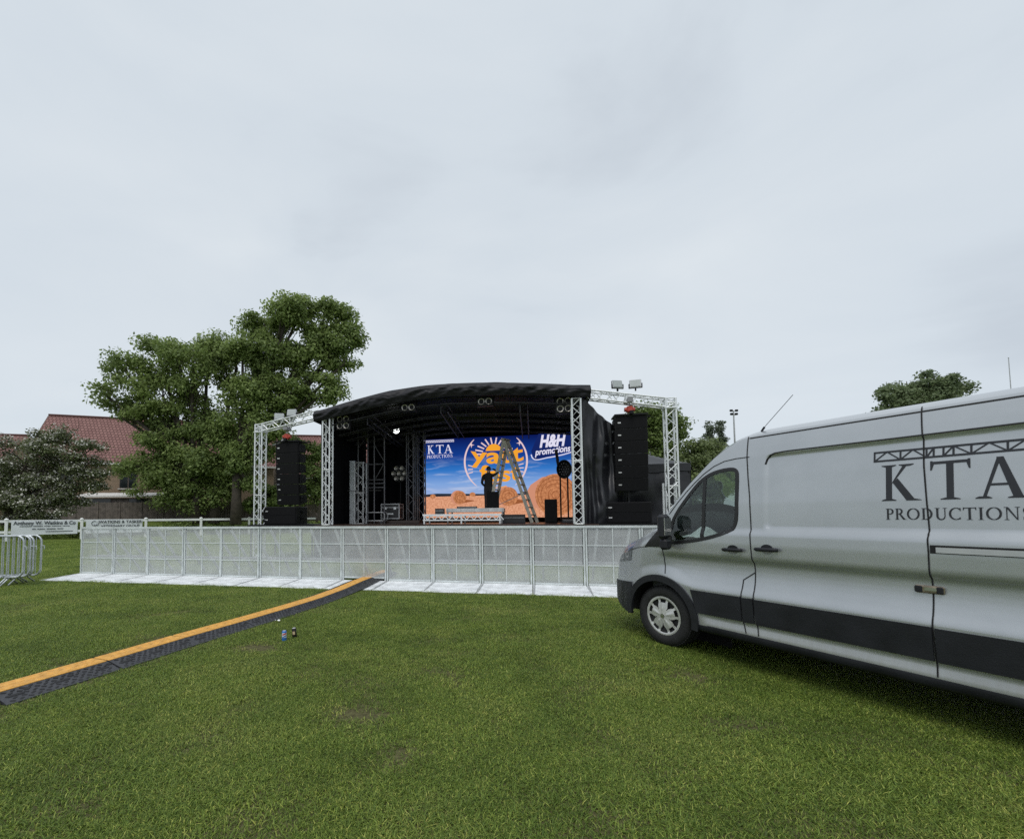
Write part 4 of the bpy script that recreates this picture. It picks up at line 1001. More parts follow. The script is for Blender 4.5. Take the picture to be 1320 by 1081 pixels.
def person():
    t = st_thing('person', 'person in black with one arm raised to the head behind the speaker', 'person', 1.20, 2.62, 1.66, -.15); t.scale = (.96, .96, .96)
    P = []; E = []; Rr = []
    def add(p, r, par=None):
        P.append(Vector(p)); Rr.append(r); 
        if par is not None: E.append((par, len(P)-1))
        return len(P)-1
    pel = add((0, 0, .93), (.17, .12)); wa = add((0, 0, 1.10), (.165, .115), pel); ch = add((0, .01, 1.30), (.20, .13), wa); nb = add((0, .0, 1.44), (.13, .09), ch)
    nk = add((0, .01, 1.52), .058, nb); hd = add((.01, .03, 1.60), (.078, .088), nk); hd2 = add((.01, .03, 1.70), (.076, .09), hd)
    # face looks away from the camera (+y)
    nose = add((.01, .135, 1.615), .014, hd)
    def hand(w, d, par, curl):
        d = Vector(d).normalized(); s = d.cross(Vector((0, 0, 1))).normalized() if abs(d.z) < .9 else Vector((1, 0, 0)); n = s.cross(d)
        pl = add(w+d*.05, (.036, .022), par)
        for k, L in enumerate((.062, .072, .068, .052)):
            b = w+d*.085+s*(.026-.0175*k)
            a1 = add(b, .009, pl); a2 = add(b+d*L*.55+n*curl*.015, .0085, a1); add(b+d*L+n*curl*.045, .0075, a2)
        th1 = add(w+d*.03+s*.04, .011, pl); add(w+d*.065+s*.058+n*curl*.02, .009, th1)
    # right arm up to the head / ladder
    sr = add((.20, .0, 1.40), .075, nb); el = add((.41, .03, 1.52), .055, sr); wr = add((.20, .10, 1.66), .036, el); hand(P[wr], (-.85, .2, .35), wr, -1)
    # left arm hanging, bent forward
    sl = add((-.20, .0, 1.40), .075, nb); e2 = add((-.27, .0, 1.12), .055, sl); w2 = add((-.17, .20, .98), .036, e2); hand(P[w2], (.4, .9, -.1), w2, 1)
    for sg in (-1, 1):
        hp = add((sg*.095, 0, .86), (.105, .115), pel); kn = add((sg*.11, .015, .49), .066, hp); an = add((sg*.12, -.01, .10), .045, kn); he = add((sg*.125, -.03, .045), (.042, .042), an); add((sg*.14, .16, .03), (.045, .028), he)
    def mf(c):
        if c.z > 1.545 and abs(c.x) < .15 and c.y < .2: return 3
        if c.x > .10 and c.z > 1.63 and c.y > .10: return 3
        if c.z < .13: return 2
        if c.z < .95 and abs(c.x) < .32 and not (c.y > .13 and c.z > .8): return 1
        return 0
    b = skin_mesh('body', P, E, Rr, t, [M['cloth_black'], M['trouser'], M['shoe'], M['skin']], 2, mf)
    h = MB(); h.ico((.01, .012, 1.69), (.090, .100, .095), 0, 12); hh = h.build('hair', M['hair'], t, True)
    for v in hh.data.vertices:
        if v.co.y > .05 and v.co.z < 1.70: v.co.y = .05
        if v.co.z < 1.60: v.co.z = 1.60
    e = MB()
    for sg in (-1, 1): e = MB(); e.ico((.01+sg*.088, .03, 1.635), (.012, .02, .03)); e.build('ear', M['skin'], t, True)
person()

# ------------------------------------------------------------------ gazebo behind the wing
def gazebo():
    t = thing('gazebo', 'black pop-up gazebo tent with closed side walls behind the stage wing', 'gazebo', (7.05, 15.9, 0), -.25)
    c = MB(); w = 1.55
    def roof(a, b):
        x, y = -w+2*w*a, -w+2*w*b; m = max(abs(x), abs(y))/w
        return (x, y, 3.95-.82*m**.8-.05*math.sin(PI*abs(x)/w)*m)
    c.grid(roof, 24, 24)
    for (p, q) in (((-w,-w),(w,-w)), ((w,-w),(w,w)), ((w,w),(-w,w)), ((-w,w),(-w,-w))):
        c.grid(lambda a, b: (p[0]+(q[0]-p[0])*a, p[1]+(q[1]-p[1])*a, 3.13-.26*b-.02*math.sin(a*PI*4)*b), 16, 2)
    c.build('canopy', M['tentcloth'], t, True)
    for x in (-1, 1):
        for y in (-1, 1):
            l = MB(); l.box((x*(w-.06), y*(w-.06), 1.5), (.05, .05, 3.0)); l.build('leg', M['black_cab'], t)
    for (p, q) in (((-w,-w+.02),(w,-w+.02)), ((w-.02,-w),(w-.02,w)), ((-w+.02,w),(-w+.02,-w))):
        s = MB()
        def fn(a, b):
            x, y = p[0]+(q[0]-p[0])*a, p[1]+(q[1]-p[1])*a; f = .09*nz3(x*2.0, b*5+y, 4+x)+.05*math.sin(b*14+a*3)*(1-abs(2*a-1))
            return (x+f*(.3 if p[1] == q[1] else 1), y+f*(1 if p[1] == q[1] else .3), 2.95-2.93*b)
        s.grid(fn, 30, 34); s.build('side_wall', M['tentcloth'], t, True)
gazebo()
#@@P5
# ------------------------------------------------------------------ van
VAN_A = R(24)
VAN = thing('panel_van', 'silver high roof panel van with black KTA PRODUCTIONS lettering parked on the grass', 'van', (2.585, 5.140, 0), VAN_A-PI/2)
WB = 3.75; T0, T1 = -.99, 4.90; WHALF = 1.03
PROF = [(.2,.03),(.35,-.014),(.44,.001),(.47,-.004),(.70,-.019),(.73,-.0175),(.752,-.010),(.775,.002),(.80,.011),(.85,.0235),(.90,.031),(.95,.035),(1.0,.036),(1.03,.032),(1.055,.006),(1.08,-.003),(1.20,-.005),(1.30,-.001),(1.312,.002),(1.338,.024),(1.36,.026),(1.6,.040),(1.85,.068),(2.05,.10),(2.14,.128),(2.24,.165),(2.27,.185),(2.4,.3)]
SHL = [(-1.0,.80),(-.95,.90),(-.85,.97),(-.7,1.07),(-.5,1.14),(-.3,1.21),(-.12,1.30),(.0,1.385),(.073,1.466),(.20,1.63),(.332,1.79),(.512,1.97),(.62,2.075),(.72,2.155),(.80,2.205),(.865,2.24),(.95,2.262),(1.1,2.27),(6,2.27)]
NOSE = [(-1.0,.62),(-.97,.46),(-.93,.36),(-.85,.25),(-.75,.165),(-.62,.09),(-.5,.045),(-.38,.018),(-.25,.004),(-.1,0),(5,0)]
ss = lambda a, b, x: (lambda t: t*t*(3-2*t))(min(1, max(0, (x-a)/(b-a))))
def zsh(t): return sum(interp(SHL, t+d)*w for d, w in ((-.04,1),(-.02,2),(0,3),(.02,2),(.04,1)))/9
def voff(t, z):
    o = sum(interp(PROF, z+d)*w for d, w in ((-.010,1),(-.005,2),(0,3),(.005,2),(.010,1)))/9
    k = ss(.30, .62, math.hypot(t, z-.335)) * ss(.30, .62, math.hypot(t-WB, z-.335))
    if z < 1.10:
        fl = 1-ss(.46, .60, math.hypot(t, z-.335)); fr_ = 1-ss(.46, .60, math.hypot(t-WB, z-.335)); fl = max(fl, fr_)
        g = ss(-.05, .25, t) if t < 1 else 1
        o = o*g*(1-fl)+(-.016)*fl + (1-g)*(1-fl)*(-.004)
    # recessed load panel
    if t > 1.0:
        dx = 1.125-t; dz = abs(z-1.70)-.352; rr = .05
        qx, qz = dx+rr, dz+rr
        sd_ = math.hypot(max(qx, 0), max(qz, 0))+min(max(qx, qz), 0)-rr
        o += .020*(1-ss(-.020, .004, sd_))
    # dents
    o += .003*nz3(t*1.4, z*1.6, 2.)*ss(.2, 1, t)
    low = ss(.62, 1.0, z)
    nz_ = interp(NOSE, t)+interp(NOSE, t-.012)+interp(NOSE, t+.012); nz_ /= 3
    # upper nose is narrower than the bumper
    nz_ += .05*low*ss(-.2, -.7, t)
    # rounded shoulder on the wing
    top = zsh(t)
    if t < .0: o += .06*ss(top-.16, top+.01, z)**2
    return o+nz_
def S(t, z, d=0.): return Vector((t, voff(t, z)-d, z))
def zlow(t):
    b = .345 if t > -.42 else .31+.12*ss(-.45, -.95, t)
    for c in (0, WB):
        if abs(t-c) < .405: b = max(b, .335+math.sqrt(.405**2-(t-c)**2))
    return b
def zcen(t):
    roof = zsh(min(t+.26*ss(-.45, .1, t), 6))
    return roof+.045+.085*ss(.1, 1.0, t)
WIN = [(.179,1.175),(.348,1.196),(.516,1.225),(.698,1.277),(.824,1.331),(.858,1.377),(.877,1.453),(.878,1.667),(.880,1.882),(.862,1.935),(.815,1.955),(.708,1.950),(.603,1.924),(.528,1.881),(.457,1.823),(.333,1.672),(.227,1.53),(.165,1.417),(.148,1.30),(.155,1.21)]
def chaikin(p):
    o = []
    for i in range(len(p)):
        a = p[i]; b = p[(i+1) % len(p)]
        o += [(a[0]*.75+b[0]*.25, a[1]*.75+b[1]*.25), (a[0]*.25+b[0]*.75, a[1]*.25+b[1]*.75)]
    return o
WIN = chaikin(WIN)
def inside(x, y, P):
    c = False; j = len(P)-1
    for i in range(len(P)):
        if (P[i][1] > y) != (P[j][1] > y) and x < (P[j][0]-P[i][0])*(y-P[i][1])/(P[j][1]-P[i][1])+P[i][0]: c = not c
        j = i
    return c
def silver():
    m, nt, out = nt_new('silver van paint')
    b = N(nt, 'ShaderNodeBsdfPrincipled'); tc = N(nt, 'ShaderNodeTexCoord')
    n = N(nt, 'ShaderNodeTexNoise'); n.inputs['Scale'].default_value = 1.6; n.inputs['Detail'].default_value = 9; n.inputs['Roughness'].default_value = .65
    nt.links.new(tc.outputs['Object'], n.inputs['Vector'])
    r = ramp(nt, n.outputs['Fac'], [(.3, (.40, .42, .44)), (.7, (.465, .485, .505))])
    # road dirt low on the panels
    sx = N(nt, 'ShaderNodeSeparateXYZ'); nt.links.new(tc.outputs['Object'], sx.inputs[0])
    mr = N(nt, 'ShaderNodeMapRange'); mr.inputs[1].default_value = .65; mr.inputs[2].default_value = .25; nt.links.new(sx.outputs[2], mr.inputs[0])
    mp = N(nt, 'ShaderNodeMapping'); mp.inputs['Scale'].default_value = (14, 1, 1.5); nt.links.new(tc.outputs['Object'], mp.inputs[0])
    n3 = N(nt, 'ShaderNodeTexNoise'); n3.inputs['Scale'].default_value = 2; n3.inputs['Detail'].default_value = 7; nt.links.new(mp.outputs[0], n3.inputs['Vector'])
    mu = N(nt, 'ShaderNodeMath', operation='MULTIPLY'); nt.links.new(mr.outputs[0], mu.inputs[0]); nt.links.new(n3.outputs['Fac'], mu.inputs[1])
    mx = N(nt, 'ShaderNodeMix', data_type='RGBA'); nt.links.new(mu.outputs[0], mx.inputs[0]); nt.links.new(r.outputs[0], mx.inputs[6]); mx.inputs[7].default_value = (.33, .315, .29, 1)
    nt.links.new(mx.outputs[2], b.inputs['Base Color'])
    b.inputs['Metallic'].default_value = .62; b.inputs['Roughness'].default_value = .31
    b.inputs['Coat Weight'].default_value = .40; b.inputs['Coat Roughness'].default_value = .10
    n2 = N(nt, 'ShaderNodeTexNoise'); n2.inputs['Scale'].default_value = 260; nt.links.new(tc.outputs['Object'], n2.inputs['Vector'])
    bp = N(nt, 'ShaderNodeBump'); bp.inputs['Strength'].default_value = .06; bp.inputs['Distance'].default_value = .003
    nt.links.new(n2.outputs['Fac'], bp.inputs['Height']); nt.links.new(bp.outputs[0], b.inputs['Normal'])
    nt.links.new(b.outputs[0], out.inputs[0]); return m
M['silver'] = silver()
M['vblack'] = pmat('van black plastic', (.016, .017, .021), .5, 0, .3, 4, .15, 120, spec=.3)
M['vtrim'] = pmat('van window rubber', (.008, .008, .009), .4)
M['vink'] = pmat('black vinyl lettering', (.012, .013, .018), .35)
M['seam'] = pmat('panel gap', (.006, .006, .007), .8)
M['vglass'] = glassmat('van glass', (.82, .92, .88), .6, .02, .04)
M['interior'] = pmat('cab interior', (.065, .07, .074), .7)
M['liner'] = pmat('wheel arch liner', (.006, .006, .006), .9)
M['tyre'] = pmat('tyre rubber', (.014, .014, .015), .75, 0, .3, 12, .3, 60)
M['rim'] = pmat('silver wheel trim', (.60, .60, .59), .35, .45, .18, 9)
M['chrome'] = pmat('bright metal', (.5, .5, .5), .22, .9)
M['brass'] = pmat('tarnished brass', (.30, .25, .19), .35, .8, .3, 20)

def van():
    st = [T0+(T1-T0)*0]
    t = T0
    ts = []
    while t < T1: ts.append(t); t += .016 if t < 2.75 else .05
    ts.append(T1)
    NA, NB, NC = 22, 88, 22
    rows = []
    cols = []
    for t in ts:
        zl, zt = zlow(t), zsh(t); c = []
        zm = max(.745, zl+.004); zm = min(zm, zt-.05)
        for k in range(NA): z = zl+(zm-zl)*k/NA; c.append((t, voff(t, z), z))
        for k in range(NB+1): z = zm+(zt-zm)*k/NB; c.append((t, voff(t, z), z))
        ys = c[-1][1]; zc = zcen(t)
        for k in range(1, NC+1):
            q = (k/NC)**1.6; y = ys+(WHALF-ys)*q; z = zt+(zc-zt)*(1-(1-q)**2.6); c.append((t, y, z))
        cols.append(c)
    n = len(cols[0])
    full = [c+[(p[0], 2*WHALF-p[1], p[2]) for p in reversed(c[:-1])] for c in cols]
    nn = len(full[0])
    vs = [p for c in full for p in c]
    body, glass_s, wind, seal = [], [], [], []
    for i in range(len(ts)-1):
        tm = (ts[i]+ts[i+1])/2
        for j in range(nn-1):
            f = (i*nn+j, (i+1)*nn+j, (i+1)*nn+j+1, i*nn+j+1)
            jj = min(j, nn-2-j)
            if jj >= NA+NB:
                k = jj-NA-NB
                if -.10 < tm < .80 and k >= 1:
                    (seal if (tm < -.05 or tm > .76 or k < 4) else wind).append(f); continue
            else:
                a, b = vs[f[0]], vs[f[2]]; zm = (a[2]+b[2])/2
                if .1 < tm < .9 and zm > 1.1 and inside(tm, zm, WIN): (glass_s).append(f); continue
            body.append(f)
    # close nose and tail
    body.append(tuple(range(nn-1, -1, -1))[::-1]); body.append(tuple((len(ts)-1)*nn+j for j in range(nn-1, -1, -1)))
    def sub(faces, name, mat, parent, smooth=True):
        ids = sorted({i for f in faces for i in f}); mp = {a: b for b, a in enumerate(ids)}
        mb = MB(); mb.add([vs[i] for i in ids], [tuple(mp[i] for i in f) for f in faces]); return mb.build(name, mat, parent, smooth)
    bo = sub(body, 'body', M['silver'], VAN)
    bm = bmesh.new(); bm.from_mesh(bo.data); bmesh.ops.recalc_face_normals(bm, faces=bm.faces); bm.to_mesh(bo.data); bm.free()
    nf = [f for f in glass_s if vs[f[0]][1] < WHALF]; ff = [f for f in glass_s if vs[f[0]][1] >= WHALF]
    wn = sub(nf, 'side_window', M['vglass'], VAN); wf = sub(ff, 'side_window', M['vglass'], VAN)
    sub(wind, 'windscreen', M['vglass'], VAN); sub(seal, 'windscreen_surround', M['vtrim'], VAN)
    # helpers on the side skin
    def ribbon(mb, pts, w, d=.0045, mi=0, far=False):
        P = []
        for a, b in zip(pts[:-1], pts[1:]):
            L = math.hypot(b[0]-a[0], b[1]-a[1]); k = max(1, int(L/.009))
            P += [(a[0]+(b[0]-a[0])*i/k, a[1]+(b[1]-a[1])*i/k) for i in range(k)]
        P.append(pts[-1]); vv = []
        for i, p in enumerate(P):
            a = P[max(0, i-1)]; b = P[min(len(P)-1, i+1)]; dx, dz = b[0]-a[0], b[1]-a[1]; L = math.hypot(dx, dz) or 1
            nx, nz_ = -dz/L*w/2, dx/L*w/2
            for sg in (1, -1): vv.append(S(p[0]+nx*sg, p[1]+nz_*sg, d))
        mb.add(vv, [(2*i, 2*i+1, 2*i+3, 2*i+2) for i in range(len(P)-1)], mi)
    def sheet(mb, fn, nu, nv, d, mi=0, skirt=True):
        vv = [S(*fn(i/nu, j/nv), d) for j in range(nv+1) for i in range(nu+1)]
        fs = [(j*(nu+1)+i, j*(nu+1)+i+1, (j+1)*(nu+1)+i+1, (j+1)*(nu+1)+i) for j in range(nv) for i in range(nu)]
        mb.add(vv, fs, mi)
        if skirt:
            loop = [(i/nu, 0) for i in range(nu)]+[(1, j/nv) for j in range(nv)]+[(1-i/nu, 1) for i in range(nu)]+[(0, 1-j/nv) for j in range(nv)]
            a = [S(*fn(*q), d) for q in loop]; b = [S(*fn(*q), -.012) for q in loop]; k = len(loop)
            mb.add(a+b, [(i, (i+1) % k, k+(i+1) % k, k+i) for i in range(k)], mi)
    # window frame and divider
    f = MB(); n_ = len(WIN); vv = []
    for i, p in enumerate(WIN):
        a = WIN[i-1]; b = WIN[(i+1) % n_]; dx, dz = b[0]-a[0], b[1]-a[1]; L = math.hypot(dx, dz); nx, nz_ = dz/L, -dx/L
        vv += [S(p[0]+nx*.013, p[1]+nz_*.013, .001), S(p[0]+nx*.010, p[1]+nz_*.010, .006), S(p[0]-nx*.022, p[1]-nz_*.022, .005), S(p[0]-nx*.026, p[1]-nz_*.026, -.012)]
    for i in range(n_):
        j = (i+1) % n_
        for k in range(3): f.add([vv[4*i+k], vv[4*j+k], vv[4*j+k+1], vv[4*i+k+1]], [(0,1,2,3)])
    f.build('frame', M['vtrim'], wn)
    f = MB(); sheet(f, lambda a, b: (.512+.034*a+.012*(b), 1.222+.67*b), 2, 20, .004); f.build('divider', M['vtrim'], wn)
    # mirrored frame for the far window
    f = MB()
    mv = [Vector((v.x, 2*WHALF-v.y, v.z)) for v in vv]
    for i in range(n_):
        j = (i+1) % n_
        for k in range(3): f.add([mv[4*i+k], mv[4*i+k+1], mv[4*j+k+1], mv[4*j+k]], [(0,1,2,3)])
    f.build('frame', M['vtrim'], wf)
    # panel gaps
    g = MB()
    ribbon(g, [(.935,2.262),(.994,1.662),(1.015,1.146),(1.024,.943),(1.026,.569),(1.052,.36)], .008)
    g.build('door_gap', M['seam'], VAN)
    g = MB(); ribbon(g, [(1.022,.943),(.918,.862),(.913,.695),(.917,.453),(.942,.36)], .008); g.build('door_gap', M['seam'], VAN)
    g = MB(); ribbon(g, [(.055,1.13),(.069,.98),(.086,.83)], .008); g.build('door_gap', M['seam'], VAN)
    g = MB(); ribbon(g, [(2.149,2.285),(2.171,2.048),(2.173,1.836),(2.183,1.611),(2.193,1.363),(2.197,1.216),(2.195,1.065),(2.197,.797),(2.201,.532),(2.205,.36)], .008); g.build('door_gap', M['seam'], VAN)
    g = MB(); ribbon(g, [(.13,1.50),(.24,1.635),(.338,1.745),(.43,1.838),(.526,1.925),(.63,1.995),(.736,2.036),(.85,2.05),(.977,2.052)], .007); g.build('door_gap', M['seam'], VAN)
    g = MB(); ribbon(g, [(.95,2.243),(1.6,2.245),(2.6,2.245),(4.85,2.245)], .010); g.build('gutter_or_shadow_line', M['seam'], VAN)
    g = MB(); ribbon(g, [(1.125,1.96),(1.135,2.01),(1.16,2.042),(1.20,2.060),(1.3,2.066),(2.0,2.062),(4.8,2.062)], .012, .003); g.build('gutter_or_shadow_line', M['seam'], VAN)  # dark strip painting the shadow and groove along the recess top edge
    g = MB(); ribbon(g, [(-.15,1.115),(-.3,1.10),(-.5,1.045),(-.7,.975)], .006); g.build('bonnet_gap', M['seam'], VAN)
    # black mouldings
    def mould(t0, t1):
        m = MB(); sheet(m, lambda a, b: (t0+(t1-t0)*a+(.06*(1-b) if t0 < .4 else 0)*(1-a), (.462+.005*a)+(.235)*b), max(8, int((t1-t0)/.03)), 8, .016)
        mo = m.build('side_moulding', M['vblack'], VAN, False)
        m = MB(); sheet(m, lambda a, b: (t0+.004+(t1-t0-.008)*a, .697+.018*b), max(8, int((t1-t0)/.03)), 1, .008); m.build('edge_lip', M['galv'] if False else M['silver'], mo)
    mould(.395, .908); mould(.922, 1.020); mould(1.034, 2.194); mould(2.210, 3.33)
    # sill
    m = MB()
    for a in range(60):
        t0, t1 = .40+(2.92/60)*a, .40+(2.92/60)*(a+1)
        m.add([(t0,-.012,.352),(t1,-.012,.352),(t1,-.022,.30),(t0,-.022,.30),(t1,.05,.262),(t0,.05,.262),(t1,.2,.262),(t0,.2,.262)], [(0,3,2,1),(3,5,4,2),(5,7,6,4)])
    m.build('sill_trim', M['vblack'], VAN, True)
    u = MB(); u.box((2.1, WHALF, .33), (5.3, 1.7, .04)); u.box((1.9, .3, .29), (2.6, .12, .08)); u.build('underbody', M['liner'], VAN)
    # arches
    for c in (0, WB):
        m = MB(); sheet(m, lambda a, b: (c+(.400+.072*b)*math.cos(R(186-194*a)), .335+(.400+.072*b)*math.sin(R(186-194*a))), 60, 4, .020); m.build('wheel_arch_trim', M['vblack'], VAN, True)
        l = MB(); l.grid(lambda a, b: (c+.43*math.cos(PI*a), .02+.55*b, .335+.43*math.sin(PI*a)), 24, 2)
        l.grid(lambda a, b: (c-.43+.86*a, .57, .0+.8*b), 2, 2); l.build('wheel_arch_liner', M['liner'], VAN)
    # bumper
    m = MB(); sheet(m, lambda a, b: (-.985+.585*a, (.43-.13*ss(.0, .9, a))*(1-b)+(.625+.05*a)*b), 40, 12, .022); m.build('front_bumper', M['vblack'], VAN, True)
    m = MB(); m.box((-.97, WHALF, .50), (.10, .62, .30), bev=.03); m.box((-.97, WHALF, .85), (.08, .60, .18), bev=.03); m.build('front_grille', M['vblack'], VAN)
    # headlamp
    h = MB(); q = [(-.40,1.115),(-.44,.93),(-.83,.87),(-.79,1.00)]
    bil = lambda a, b: tuple((q[0][k]*(1-b)+q[1][k]*b)*(1-a)+(q[3][k]*(1-b)+q[2][k]*b)*a for k in (0, 1))
    sheet(h, bil, 16, 8, .006); hl = h.build('headlight', pmat('headlamp plastic', (.16, .17, .18), .10, .3, .4, 20), VAN, True)
    for k in range(2):
        a, b = bil(.28+.36*k, .5); h = MB(); h.add([S(a+.05*math.cos(2*PI*q/16), b+.05*math.sin(2*PI*q/16), .008) for q in range(16)], [tuple(range(16))]); h.build('lamp', M['chrome'], hl)
    # quarter black corner and mirror
    m = MB(); q2 = [(-.185,1.118),(.16,1.128),(.175,1.43),(.055,1.40)]
    b2_ = lambda a, b: tuple((q2[0][k]*(1-b)+q2[3][k]*b)*(1-a)+(q2[1][k]*(1-b)+q2[2][k]*b)*a for k in (0, 1))
    sheet(m, b2_, 10, 10, .006); m.build('mirror_base', M['vtrim'], VAN)
    m = MB(); c = Vector((.185, -.135, 1.365))
    m.box(c, (.090, .15, .27), .12, bev=.03); m.box(c+Vector((.005, .015, -.195)), (.085, .13, .12), .12, bev=.025)
    m.tube([(.13, .02, 1.19), (.16, -.06, 1.15), (.175, -.11, 1.18)], .026, 8)
    mi = m.build('wing_mirror', M['vblack'], VAN)
    m = MB(); m.box(c+Vector((.044, .01, 0)), (.006, .12, .19), .12); m.build('mirror_glass', M['chrome'], mi)
    # handles
    for (a, b, w) in ((.850, 1.146, .19), (1.157, 1.168, .195)):
        m = MB(); p = S(a, b)
        m.tube([p+Vector((-w/2, -.012, 0)), p+Vector((-w/2+.02, -.030, 0)), p+Vector((w/2-.03, -.032, .002)), p+Vector((w/2, -.022, .002))], [.014, .018, .019, .016], 10)
        hd = m.build('door_handle', M['vblack'], VAN, True)
        m = MB(); n2 = 20
        m.add([S(a-.004+.05*math.cos(2*PI*k/n2), b+.042*math.sin(2*PI*k/n2), .002) for k in range(n2)], [tuple(range(n2))])
        m.build('recess', pmat('handle bowl', (.26, .27, .28), .4, .4), hd)
        m = MB(); m.add([S(a-.004+.05*math.cos(PI*k/10), b+.012+.036*math.sin(PI*k/10), .005) for k in range(11)], [tuple(range(11))]); m.build('keyhole_cap', M['vblack'], hd)
    # lock
    m = MB(); p = S(2.180, .955); m.box(p+Vector((0, -.010, 0)), (.150, .022, .056), bev=.010); lk = m.build('deadlock', M['brass'], VAN)
    m = MB(); m.box(p+Vector((-.052, -.022, 0)), (.04, .012, .046), bev=.005); m.box(p+Vector((.055, -.022, 0)), (.035, .012, .046), bev=.005); m.build('lock_cap', M['vblack'], lk)
    m = MB(); m.box(p+Vector((.01, -.022, .004)), (.06, .012, .022)); m.build('hasp', M['chrome'], lk)
    # slide rail
    m = MB(); sheet(m, lambda a, b: (2.205+1.35*a, 1.212+.058*b), 40, 2, .003); rl = m.build('slide_rail', M['seam'], VAN)
    m = MB(); sheet(m, lambda a, b: (2.235+1.31*a, 1.218+.038*b), 40, 2, .008); m.build('rail_bar', M['chrome'], rl)
    # lettering
    le = MB(); lay = [0]
    def quadp(pts, d=None):
        lay[0] += 1; dd = .0028+.00006*(lay[0] % 20)
        le.add([S(a, b, dd) for a, b in pts], [tuple(range(len(pts)))])
    def glyph(polys, t0, z0, sw, sh):
        for p in polys: quadp([(t0+x*sw, z0+y*sh) for x, y in p])
    for ch, t0, t1 in (('K', 1.940, 2.160), ('T', 2.205, 2.395), ('A', 2.418, 2.640)):
        g_, w = GLYPH[ch]; glyph(g_, t0, 1.588, (t1-t0)/w, .272)
    x = 1.962; wtot = sum(GLYPH[c][1]+.10 for c in 'PRODUCTION'); k = (2.604-1.962)/wtot
    for ch in 'PRODUCTIONS':
        g_, w = GLYPH[ch]; glyph(g_, x, 1.447, k, .083); x += (w+.10)*k
    # lattice beam emblem over the letters
    ta, tb = 1.895, 2.715; zb0, zt0 = 1.898, 1.966
    zB = lambda t: zb0-.006*(t-ta); zT = lambda t: zt0-.012*(t-ta)
    def bar(p, q, w=.010):
        dx, dz = q[0]-p[0], q[1]-p[1]; l = math.hypot(dx, dz); nx, nz_ = -dz/l*w/2, dx/l*w/2
        m_ = max(1, int(l/.05))
        for i in range(m_):
            a = (p[0]+dx*i/m_, p[1]+dz*i/m_); b = (p[0]+dx*(i+1)/m_, p[1]+dz*(i+1)/m_)
            quadp([(a[0]+nx, a[1]+nz_), (b[0]+nx, b[1]+nz_), (b[0]-nx, b[1]-nz_), (a[0]-nx, a[1]-nz_)])
    bar((ta, zB(ta)), (tb, zB(tb)), .014); bar((ta, zT(ta)), (tb, zT(tb)), .014)
    xs = [1.900, 1.972, 2.048, 2.114, 2.186, 2.222, 2.270, 2.318, 2.400, 2.478, 2.556, 2.630, 2.705]
    for q in xs[0::2]+[2.222, 2.318]: bar((q, zB(q)), (q, zT(q)), .010)
    for i, (a, b) in enumerate(zip(xs[:-1], xs[1:])):
        if abs(a-2.222) < .01: continue
        if i % 2 == 0: bar((a, zB(a)), (b, zT(b)), .009)
        else: bar((a, zT(a)), (b, zB(b)), .009)
    le.build('lettering', M['vink'], VAN)
    # wheels
    for c in (0, WB):
        for far in (0, 1):
            mt = Matrix.Translation((c, .035 if not far else 2*WHALF-.035, .337)) @ Matrix.Rotation(PI/2*(1 if not far else -1), 4, 'X')
            w = MB(); w.lathe([(.20, -.20), (.29, -.215), (.325, -.20), (.337, -.17), (.337, -.04), (.325, -.012), (.30, .004), (.255, .006), (.222, -.004), (.205, -.03)], 56, 0, mt)
            for k in range(64):
                a = 2*PI*k/64; 
                for zz in (-.18, -.10, -.03):
                    w.box(mt @ Vector((.337*math.cos(a+zz), .337*math.sin(a+zz), zz)), (.018, .03, .006), rot=(mt.to_3x3() @ Matrix.Rotation(a+zz, 3, 'Z') @ Matrix.Rotation(PI/2, 3, 'Y')))
            wh = w.build('wheel', M['tyre'], VAN, True)
            if far: continue
            h = MB(); NR, NT = 16, 120
            def hp(r, a):
                dome = .006-.030*(r/.218)**2+.018*ss(.17, .215, r)+.005*abs(math.cos(2.5*(a-PI/10)))**8*ss(.02, .08, r)*(1-ss(.16, .2, r))
                return mt @ Vector((r*math.cos(a), r*math.sin(a), dome))
            for i in range(NR):
                r0, r1 = .002+.216*i/NR, .002+.216*(i+1)/NR; rm = (r0+r1)/2
                for j in range(NT):
                    a0, a1 = 2*PI*j/NT, 2*PI*(j+1)/NT; am = (a0+a1)/2
                    ph = (am*10/(2*PI)) % 1; tp = int(am*10/(2*PI)) % 2; hw = .08+.32*ss(.085, .17, rm) if tp else .36
                    if (.088 if tp else .150) < rm < .196 and abs(ph-.5) < hw: continue
                    h.add([hp(r0, a0), hp(r1, a0), hp(r1, a1), hp(r0, a1)], [(0,1,2,3)])
            hc = h.build('wheel_trim', M['rim'], wh)
            bm = bmesh.new(); bm.from_mesh(hc.data); bmesh.ops.remove_doubles(bm, verts=bm.verts, dist=.0004); bm.to_mesh(hc.data); bm.free()
            md = hc.modifiers.new('thick', 'SOLIDIFY'); md.thickness = .006
            b = MB(); b.lathe([(.001, -.05), (.21, -.05), (.21, -.045), (.001, -.045)], 24, 0, mt); b.build('trim_backing', M['liner'], wh)  # plain black disc behind the trim, darkening its openings
            b = MB(); b.lathe([(.001, .004), (.028, .004), (.026, .010), (.001, .012)], 18, 0, mt); b.build('hub_badge', M['chrome'], wh)
    # aerial
    a = MB(); p = Vector((.95, .36, 2.325)); a.tube([p, p+Vector((.03, 0, .04))], .010, 6); a.tube([p+Vector((.03, 0, .04)), p+Vector((.29, 0, .30))], .0028, 5); a.build('aerial', M['vblack'], VAN)
    # cab interior
    d = MB(); d.grid(lambda a, b: (-.35+.62*a, .12+1.8*b, 0.99+.19*math.sin(PI*min(1, a*.9+.15))+.03*math.sin(b*PI*3)*a), 14, 20)
